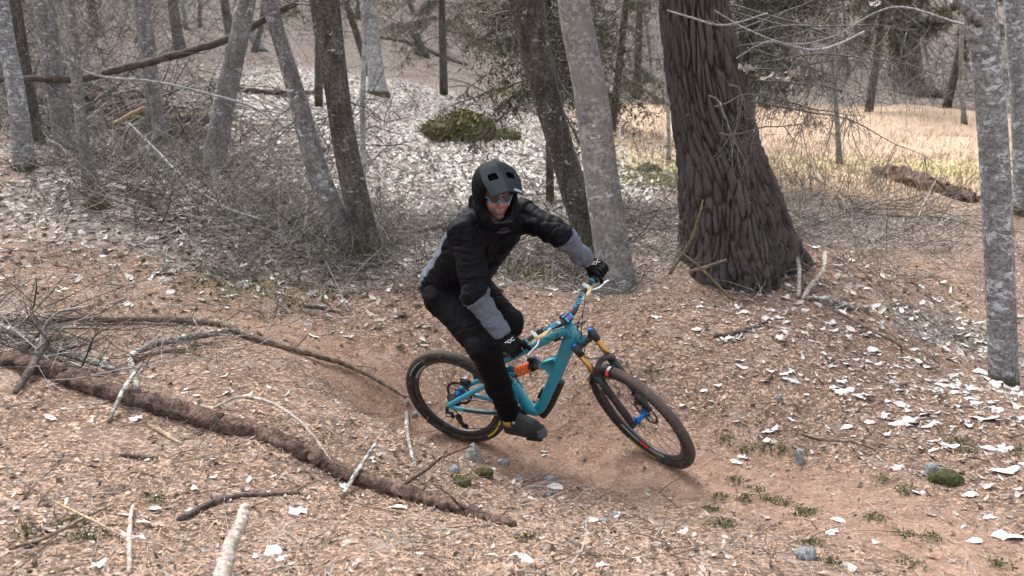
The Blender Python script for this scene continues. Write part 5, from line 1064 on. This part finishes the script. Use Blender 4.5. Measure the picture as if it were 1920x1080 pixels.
# jacket
jb = [(PEL+HL+A([0, 0, .02]), CH+HL, .135, .135), (PEL+HR+A([0, 0, .02]), CH+HR, .135, .140), (RSh, LSh, .092, .09), (RSh, RE, .087, .066), (RE, RW*.92+RE*.08, .064, .047), (LSh, LE, .083, .063), (LE, LW*.92+LE*.08, .061, .046),
  (CH, NK, .11, .085), (NK+back*.05, NK+back*.06-body_lat*.05+A([0, 0, .03]), .075, .05), (NK+back*.05, NK+back*.06+body_lat*.05+A([0, 0, .03]), .075, .05)]
jf0 = rig(jb, .035)
def jf(P):
    d = jf0(P); q = (P-HD)@HM; d = smax(d, -ell(q, A([.01, 0, -.01]), (.125, .105, .15)), .01)      # hollow where the helmet sits
    for W_, E_ in ((RW, RE), (LW, LE)):
        dr_ = unit(W_-E_); t = (P-(W_-dr_*.012))@dr_; d = np.where(np.linalg.norm(P-W_, axis=-1) < .09, np.maximum(d, t), d)
    return d
js = [b for b in jb]; allp = A([b[0] for b in jb]+[b[1] for b in jb]); V, F = surface(jf, grid(allp.min(0)-.17, allp.max(0)+.17, .0078)); V = smooth_v(V, F, 2, .5)
V = folds(V, F, jb, .0165, 24)
def seg_t(p, a, b): d = b-a; t = ((p-a)@d)/(d@d); return t, np.linalg.norm(p-a-np.clip(t, 0, 1)[:, None]*d, axis=1)
Nv = normals(smooth_v(V, F, 12, .5), F); gpan = np.full(len(V), -1.)
for S_, E_, W_ in ((RSh, RE, RW), (LSh, LE, LW)):
    t, dd = seg_t(V, E_, W_); ts, ds = seg_t(V, S_, E_); sd_ = (V-E_)@unit(np.cross(W_-E_, A([0, 0, 1.])))
    lim = .0+sd_*1.2 if S_ is RSh else .06-sd_*.8; gpan = np.maximum(gpan, np.minimum((t-lim)*.25, .10-dd))
t, _ = seg_t(V, PEL, CH); armd = np.minimum(seg_t(V, RSh, RE)[1], seg_t(V, LSh, LE)[1])
gpan = np.maximum(gpan, np.minimum.reduce([(Nv@back-.30)*.1, (armd-.09), (t+.02)*.4, (1.02-t)*.4]))
dpan = np.minimum.reduce([(-.25-Nv@back)*.1, (t-.30)*.4, (.62-t)*.4, .09-np.abs((V-CH)@body_lat-.03)])
jk = add('jacket', V, F, cl_jacket)
for k_, v_ in (('grey_panel', gpan), ('dark_panel', dpan)):
    a_ = jk.data.attributes.new(k_, 'FLOAT', 'POINT'); a_.data.foreach_set('value', v_.astype(np.float32))
# chest pocket zip and neck flap
zp = CH*.62+PEL*.38-back*.150; zd = unit(CH-PEL)
# trousers
tb = [(RH, LH, .135, .135), (RH, RK, .128, .086), (LH, LK, .125, .088), (RK, RK*.45+RAn*.55, .084, .072), (RK*.45+RAn*.55, RAn+bup*.015, .072, .058), (LK, LK*.45+LAn*.55, .084, .070), (LK*.45+LAn*.55, LAn+bup*.02, .070, .058), (PEL, PEL*.7+CH*.3, .125, .11)]
tf0 = rig(tb, .03)
def tf(P):
    d = tf0(P)
    for K_, An in ((RK, RAn), (LK, LAn)):
        dr_ = unit(An-K_); t = (P-(An-dr_*.022))@dr_; d = np.where(np.linalg.norm(P-An, axis=-1) < .12, np.maximum(d, t), d)
    return d
allp = A([b[0] for b in tb]+[b[1] for b in tb]); V, F = surface(tf, grid(allp.min(0)-.16, allp.max(0)+.16, .0082)); V = smooth_v(V, F, 2, .5); V = folds(V, F, tb, .010, 16)
add('trousers', V, F, cl_trs)
# ---- gloves
def glove(g, W_, s, logo):
    f, u, l = fR, upb, lat*s; kn = []; o = l*.0        # l: towards the bar end
    J = []
    base = g+u*.030
    J += [(W_-(g-W_)*.15, W_, .036, .033), (W_, base-f*.02+l*.022, .033, .026), (W_, base-f*.02-l*.022, .033, .027), (base-f*.02-l*.030, base-f*.02+l*.030, .025, .023)]
    for q, (y, L_) in enumerate(((-.034, 1.08), (-.012, 1.05), (.011, .98), (.032, .86))):
        k0 = base+l*y; p1 = k0+f*.030*L_-u*.004; p2 = p1+f*.006-u*.028*L_; p3 = g+l*y+f*.006-u*.030
        if q == 0: p1 = k0+f*.044-l*.008; p2 = p1+f*.022-l*.008-u*.022; p3 = p2+f*.002-l*.002-u*.018
        J += [(k0-f*.022, k0, .0145, .0135), (k0, p1, .0135, .0118), (p1, p2, .0118, .0108), (p2, p3, .0108, .0095)]
    t0 = W_+(base-W_)*.35-l*.024; t1 = g-l*.050-f*.018+u*.008; t2 = g-l*.058+f*.006-u*.016; t3 = g-l*.048+f*.022-u*.026
    J += [(t0, t1, .018, .0145), (t1, t2, .0138, .0125), (t2, t3, .0122, .010)]
    def fld(P):
        d = None
        for a, b, ra, rb in J: e = cap(P, a, b, ra, rb); d = e if d is None else smin(d, e, .0055)
        return d
    allp = A([j[0] for j in J]+[j[1] for j in J]); V, F = surface(fld, grid(allp.min(0)-.045, allp.max(0)+.045, .0034)); V = smooth_v(V, F, 1, .5)
    V = V+normals(V, F)*(.0012*noise(V*70)+.0008*noise(V*150))[:, None]
    o = add('glove', V, F, cl_glove)
    Vc = V; vdir = unit(CAM-g); nrm = unit(u*.55-f*.05+vdir*.75); c0 = base-f*.022+l*logo[0]; h = ((V-c0)@nrm); dd = np.linalg.norm((V-c0)-h[:, None]*nrm, axis=1); top = h[dd < .012].max() if (dd < .012).any() else .03
    lettering('POC', .026, c0+nrm*(top+.003)-PO, unit(-l*s*0+logo[1]), logo[2], glow, o, 'glove_lettering', 1.05); return o
glow = mat('glove_print', .6, col=(.75, .75, .75))
ixr = A([1., 0, 0])
glove(gR, RW, -1, (-.006, unit(ixr*.82+iu*.57), unit(-ixr*.5+iu*.8)))
glove(gL, LW, 1, (.010, unit(ixr*.82+iu*.50), unit(-ixr*.5+iu*.8)))
# ---- shoes
def shoe(Pp, An, fd, lt, name='shoe'):
    n = unit(np.cross(fd, lt)); n = n if n@bup > 0 else -n; s = Pp+n*.010-fd*.045
    def fld(P):
        q = np.stack([(P-s)@fd, (P-s)@lt, ((P-s)@n)/1.18], -1); c_ = lambda a, b, ra, rb: cap(q, A(a, float), A(b, float), ra, rb)
        d = c_((-.135, 0, .032), (.0, 0, .032), .036, .044); d = smin(d, c_((0, 0, .030), (.075, .0, .026), .046, .036), .02); d = smin(d, c_((-.12, 0, .05), (-.11, 0, .105), .038, .044), .02)
        d = smin(d, c_((-.09, 0, .085), (.03, 0, .050), .040, .036), .03)
        d = np.maximum(d, -(q[..., 2]-.004)); 
        so = np.maximum(np.abs(q[..., 2]-.006)-.011, np.minimum(c_((-.135, 0, .006), (0, 0, .006), .038, .047), c_((0, 0, .006), (.078, 0, .006), .047, .038))); d = smin(d, so, .004)
        return smax(d, q[..., 2]-.125, .004)
    lo = np.minimum(s, An)-.22; hi = np.maximum(s, An)+.2; V, F = surface(fld, grid(lo, hi, .0048)); V = smooth_v(V, F, 1, .5)
    q = V[F].mean(1)-s; z = q@n; x = q@fd; mi = np.zeros(len(F), int); mi[z < .016] = 1; mi[(x > .075) & (z < .055)] = 2; lc = (np.abs(q@lt) < .022) & (z > .045) & (x > -.06) & (x < .05) & (np.mod(x*75, 1) < .35); mi[lc] = 2
    o = add(name, V, F, [sh_up, sh_sole, sh_toe], mi=mi)
    b = MB().lathe(np.array(s-PO+fd*-.07+n*.095-lt*.0+lt*.040), lt, [(0, .012), (.004, .011), (.005, 0)], 14); 
    b.build('lace_dial', K['chrome'], o)
    sk = MB().tube(np.stack([An-PO-unit(An-(RK if An is RAn else LK))*z_ for z_ in (-.03, .0, .028)]), .0505, 18); sk.build('sock_band', K['sock'], o)
    return o
K['sock'] = mat('yellow_sock', .8, col=(.55, .36, .06))
sh_up = cloth('dark_camo_shoe', (.034, .036, .033), .7); sh_sole = mat('shoe_sole', .8, col=(.018, .019, .02)); sh_toe = cloth('shoe_toe_guard', (.085, .10, .115), .55)
shoe(PRw, RAn, footd, unit(R3@A([0, -1., 0])-footd*(footd@(R3@A([0, -1., 0])))))
shoe(PLw, LAn, hdg, R3@A([0, 1., 0]))
# ---- helmet
def helm(P):
    q = P; ay = np.stack([q[..., 0], np.abs(q[..., 1]), q[..., 2]], -1)
    o = ell(q, A([-.012, 0, .040]), (.148, .122, .128)); o = smin(o, ell(q, A([-.020, 0, -.045]), (.125, .112, .115)), .03)
    cb_ = None; pts = A([[.0, .098, -.050], [.05, .092, -.082], [.100, .068, -.110], [.140, .034, -.128], [.150, 0, -.131]])
    for a, b in zip(pts[:-1], pts[1:]):
        sc = A([1, 1, .62]); e = cap(ay*sc, a*sc, b*sc, .0255, .0255); cb_ = e if cb_ is None else smin(cb_, e, .01)
    shell = smin(o, cb_, .015)
    inner = smin(ell(q, A([-.012, 0, .030]), (.118, .094, .108)), ell(q, A([.0, 0, -.07]), (.120, .088, .125)), .02)
    shell = smax(shell, -inner, .004)
    # eye port
    op = np.maximum.reduce([-(q[..., 0]-.03), np.abs(q[..., 1])-(.080-.45*np.clip(-.03-q[..., 2], 0, .1)), q[..., 2]-.060-.0*q[..., 1], -(q[..., 2]+.098)])
    shell = smax(shell, -op, .008)
    shell = smax(shell, -(q[..., 2]+.150), .01)
    # side crease, cheek vents and top ridges
    shell = shell+.006*np.exp(-((ay[..., 2]-.055+.5*(ay[..., 0]-.02))/.006)**2)*(ay[..., 1] > .05)
    ch = np.maximum(np.abs(q[..., 1])-.024, np.abs(q[..., 2]+.124)-.012); return smax(shell, -np.maximum(ch, -(q[..., 0]-.165)), .003)
V, F = surface(helm, grid(A([-.18, -.14, -.17]), A([.2, .14, .18]), .0046)); V = smooth_v(V, F, 1, .5); Wv = hw(V)
he = mat('matt_helmet', .62, col=(.020, .022, .026), spec=.05); t = NT(he); nz = t.noise(t.coord(), 25, 4); t.color(t.mix(t.mask(nz, .45, .7), (.003, .0033, .0042), (.005, .0055, .007)))
pad = mat('helmet_padding', .9, col=(.008, .008, .009)); trimm = mat('helmet_trim', .6, col=(.035, .036, .036), spec=.1); vis = mat('visor_shell', .6, col=(.0085, .0115, .017), spec=.06); whitep = mat('white_print', .5, col=(.5, .53, .55))
fcq = V[F].mean(1); nq = unit(np.cross(V[F[:, 2]]-V[F[:, 0]], V[F[:, 3]]-V[F[:, 1]])); c_ = A([-.01, 0, -.02]); inn = ((fcq-c_)*nq).sum(1) < .0
mi = np.where(inn, 1, 0); edge = (~inn) & (fcq[:, 2] < -.02) & (fcq[:, 0] > -.02) & (((np.abs(fcq[:, 1]) > .098) & (np.abs(fcq[:, 0]-.03) < .035)) | (fcq[:, 2] < -.118)); 
hel = add('helmet', Wv, F, [he, pad, trimm], mi=mi)
tr = MB(); hp = [(.004, .1175, -.030), (.030, .113, -.072), (.078, .096, -.112), (.128, .063, -.138), (.164, .026, -.146), (.170, 0, -.147)]
tr.tube(spline(hp+[(a_, -b_, c_) for a_, b_, c_ in hp[-2::-1]], 60), [.0065]*60, 8); tr.build('helmet_rim', trimm, hel, xf=lambda v: hw(v)-PO)
# visor: thick curved plate with two scooped vents
nu, nv = 61, 51; U, Vv = np.meshgrid(np.linspace(-1, 1, nu), np.linspace(0, 1, nv))
def vis_pt(u, v, th):
    w = .078+.022*np.sin(np.clip(v*1.6, 0, 1)*1.57)-.018*np.clip(v-.6, 0, 1)/.4; x = -.060+.282*v+.010*(1-u*u)*v; y_ = u*w
    zs = .040+.128*np.sqrt(np.clip(1-((x+.012)/.148)**2-(y_/.122)**2, 0, 1)); zp = .172-.105*np.clip(v-.25, 0, 1)**1.1-.030*np.abs(u)**2.2
    z = smax(zs+.006*sm(0, .2, v), zp-.02*(1-sm(0, .35, v)), .012)-th+.004*np.exp(-(u/.14)**2)
    return np.stack([x, u*w, z], -1)
top_ = vis_pt(U, Vv, 0).reshape(-1, 3); bot_ = vis_pt(U*.985, Vv*.99, .0045).reshape(-1, 3); i = np.arange(nv-1)[:, None]; j = np.arange(nu-1)[None]
q_ = np.stack([i*nu+j, i*nu+j+1, (i+1)*nu+j+1, (i+1)*nu+j], -1).reshape(-1, 4); cu_ = (U[:-1, :-1]+U[1:, 1:])/2; cv_ = (Vv[:-1, :-1]+Vv[1:, 1:])/2
hole = ((np.abs(np.abs(cu_)-.46) < .23) & (cv_ > .50) & (cv_ < .66) & (cv_ > .40+.30*(.7-np.abs(cu_)))).ravel(); q1 = q_[~hole]; ntop = len(top_)
e = np.r_[q1[:, [0, 1]], q1[:, [1, 2]], q1[:, [2, 3]], q1[:, [3, 0]]]; key = {}; 
es = set(map(tuple, e.tolist())); bd = A([x for x in es if (x[1], x[0]) not in es], dtype=int)
Fv = np.r_[q1[:, ::-1], q1+ntop, np.c_[bd[:, 0], bd[:, 1], bd[:, 1]+ntop, bd[:, 0]+ntop]]
vo = add('visor', hw(np.r_[top_, bot_]), Fv, vis, hel)
vm = vis_pt(A([.0]), A([.30]), -.0012)[0]; lettering('C', .014, hw(vm)-PO, hl, -hf*-1*.5+hu*.6, whitep, hel, 'helmet_badge')
vt = vis_pt(A([.50]), A([.93]), -.0013)[0]; vt2 = vis_pt(A([.85]), A([.93]), -.0015)[0]
ug, vg = np.meshgrid(np.linspace(.42, .92, 9), np.linspace(.905, .965, 4)); i = np.arange(3)[:, None]; j = np.arange(8)[None]
add('visor_label', hw(vis_pt(ug, vg, -.0014).reshape(-1, 3)), np.stack([i*9+j, i*9+j+1, (i+1)*9+j+1, (i+1)*9+j], -1).reshape(-1, 4), mat('grey_print', .5, col=(.16, .18, .20)), hel)
add('chin_vent', hw(A([[.176, -.022, -.118], [.176, .022, -.118], [.176, .022, -.134], [.176, -.022, -.134]])), [[0, 1, 2, 3]], pad, hel)
# ---- sunglasses
gl = MB(); lens = MB()
lm_ = mat('tinted_lens', .12, col=(.040, .022, .018)); lm_.node_tree.nodes['Principled BSDF'].inputs['Coat Weight'].default_value = .1
fm = mat('sky_blue_frame', .35, col=(.05, .30, .50))
def lp(y, z): return A([.112-.018*(abs(y)/.065)**2*1.6, y, z])
for s in (-1, 1):
    lowr = [(.008, .012), (.014, -.004), (.026, -.014), (.042, -.014), (.056, -.004), (.064, .016)]; gl.tube([lp(s*a, b) for a, b in spline([(a, b, 0) for a, b in lowr], 20)[:, :2]], .0026, 8)
    upr = [(.008, .014), (.02, .024), (.045, .028), (.064, .020)]; ring_ = [lp(s*a, b) for a, b in lowr]+[lp(s*a, b) for a, b in upr[::-1]]; n = len(ring_); cc = A(ring_).mean(0)+A([.004, 0, 0]); rr_ = A(ring_+[cc]); ii = np.arange(n)
    lens.add(rr_, T=np.stack([ii, (ii+1) % n, 0*ii+n], -1)); gl.tube([lp(s*.064, .016), A([.06, s*.080, .012]), A([.0, s*.084, .008])], .003, 6)
gl.tube([lp(-.008, .012), lp(0, .016), lp(.008, .012)], .003, 6)
gm_ = gl.build('sunglasses', fm, person, xf=lambda v: hw(v)-PO); lens.build('lens', lm_, gm_, xf=lambda v: hw(v)-PO)
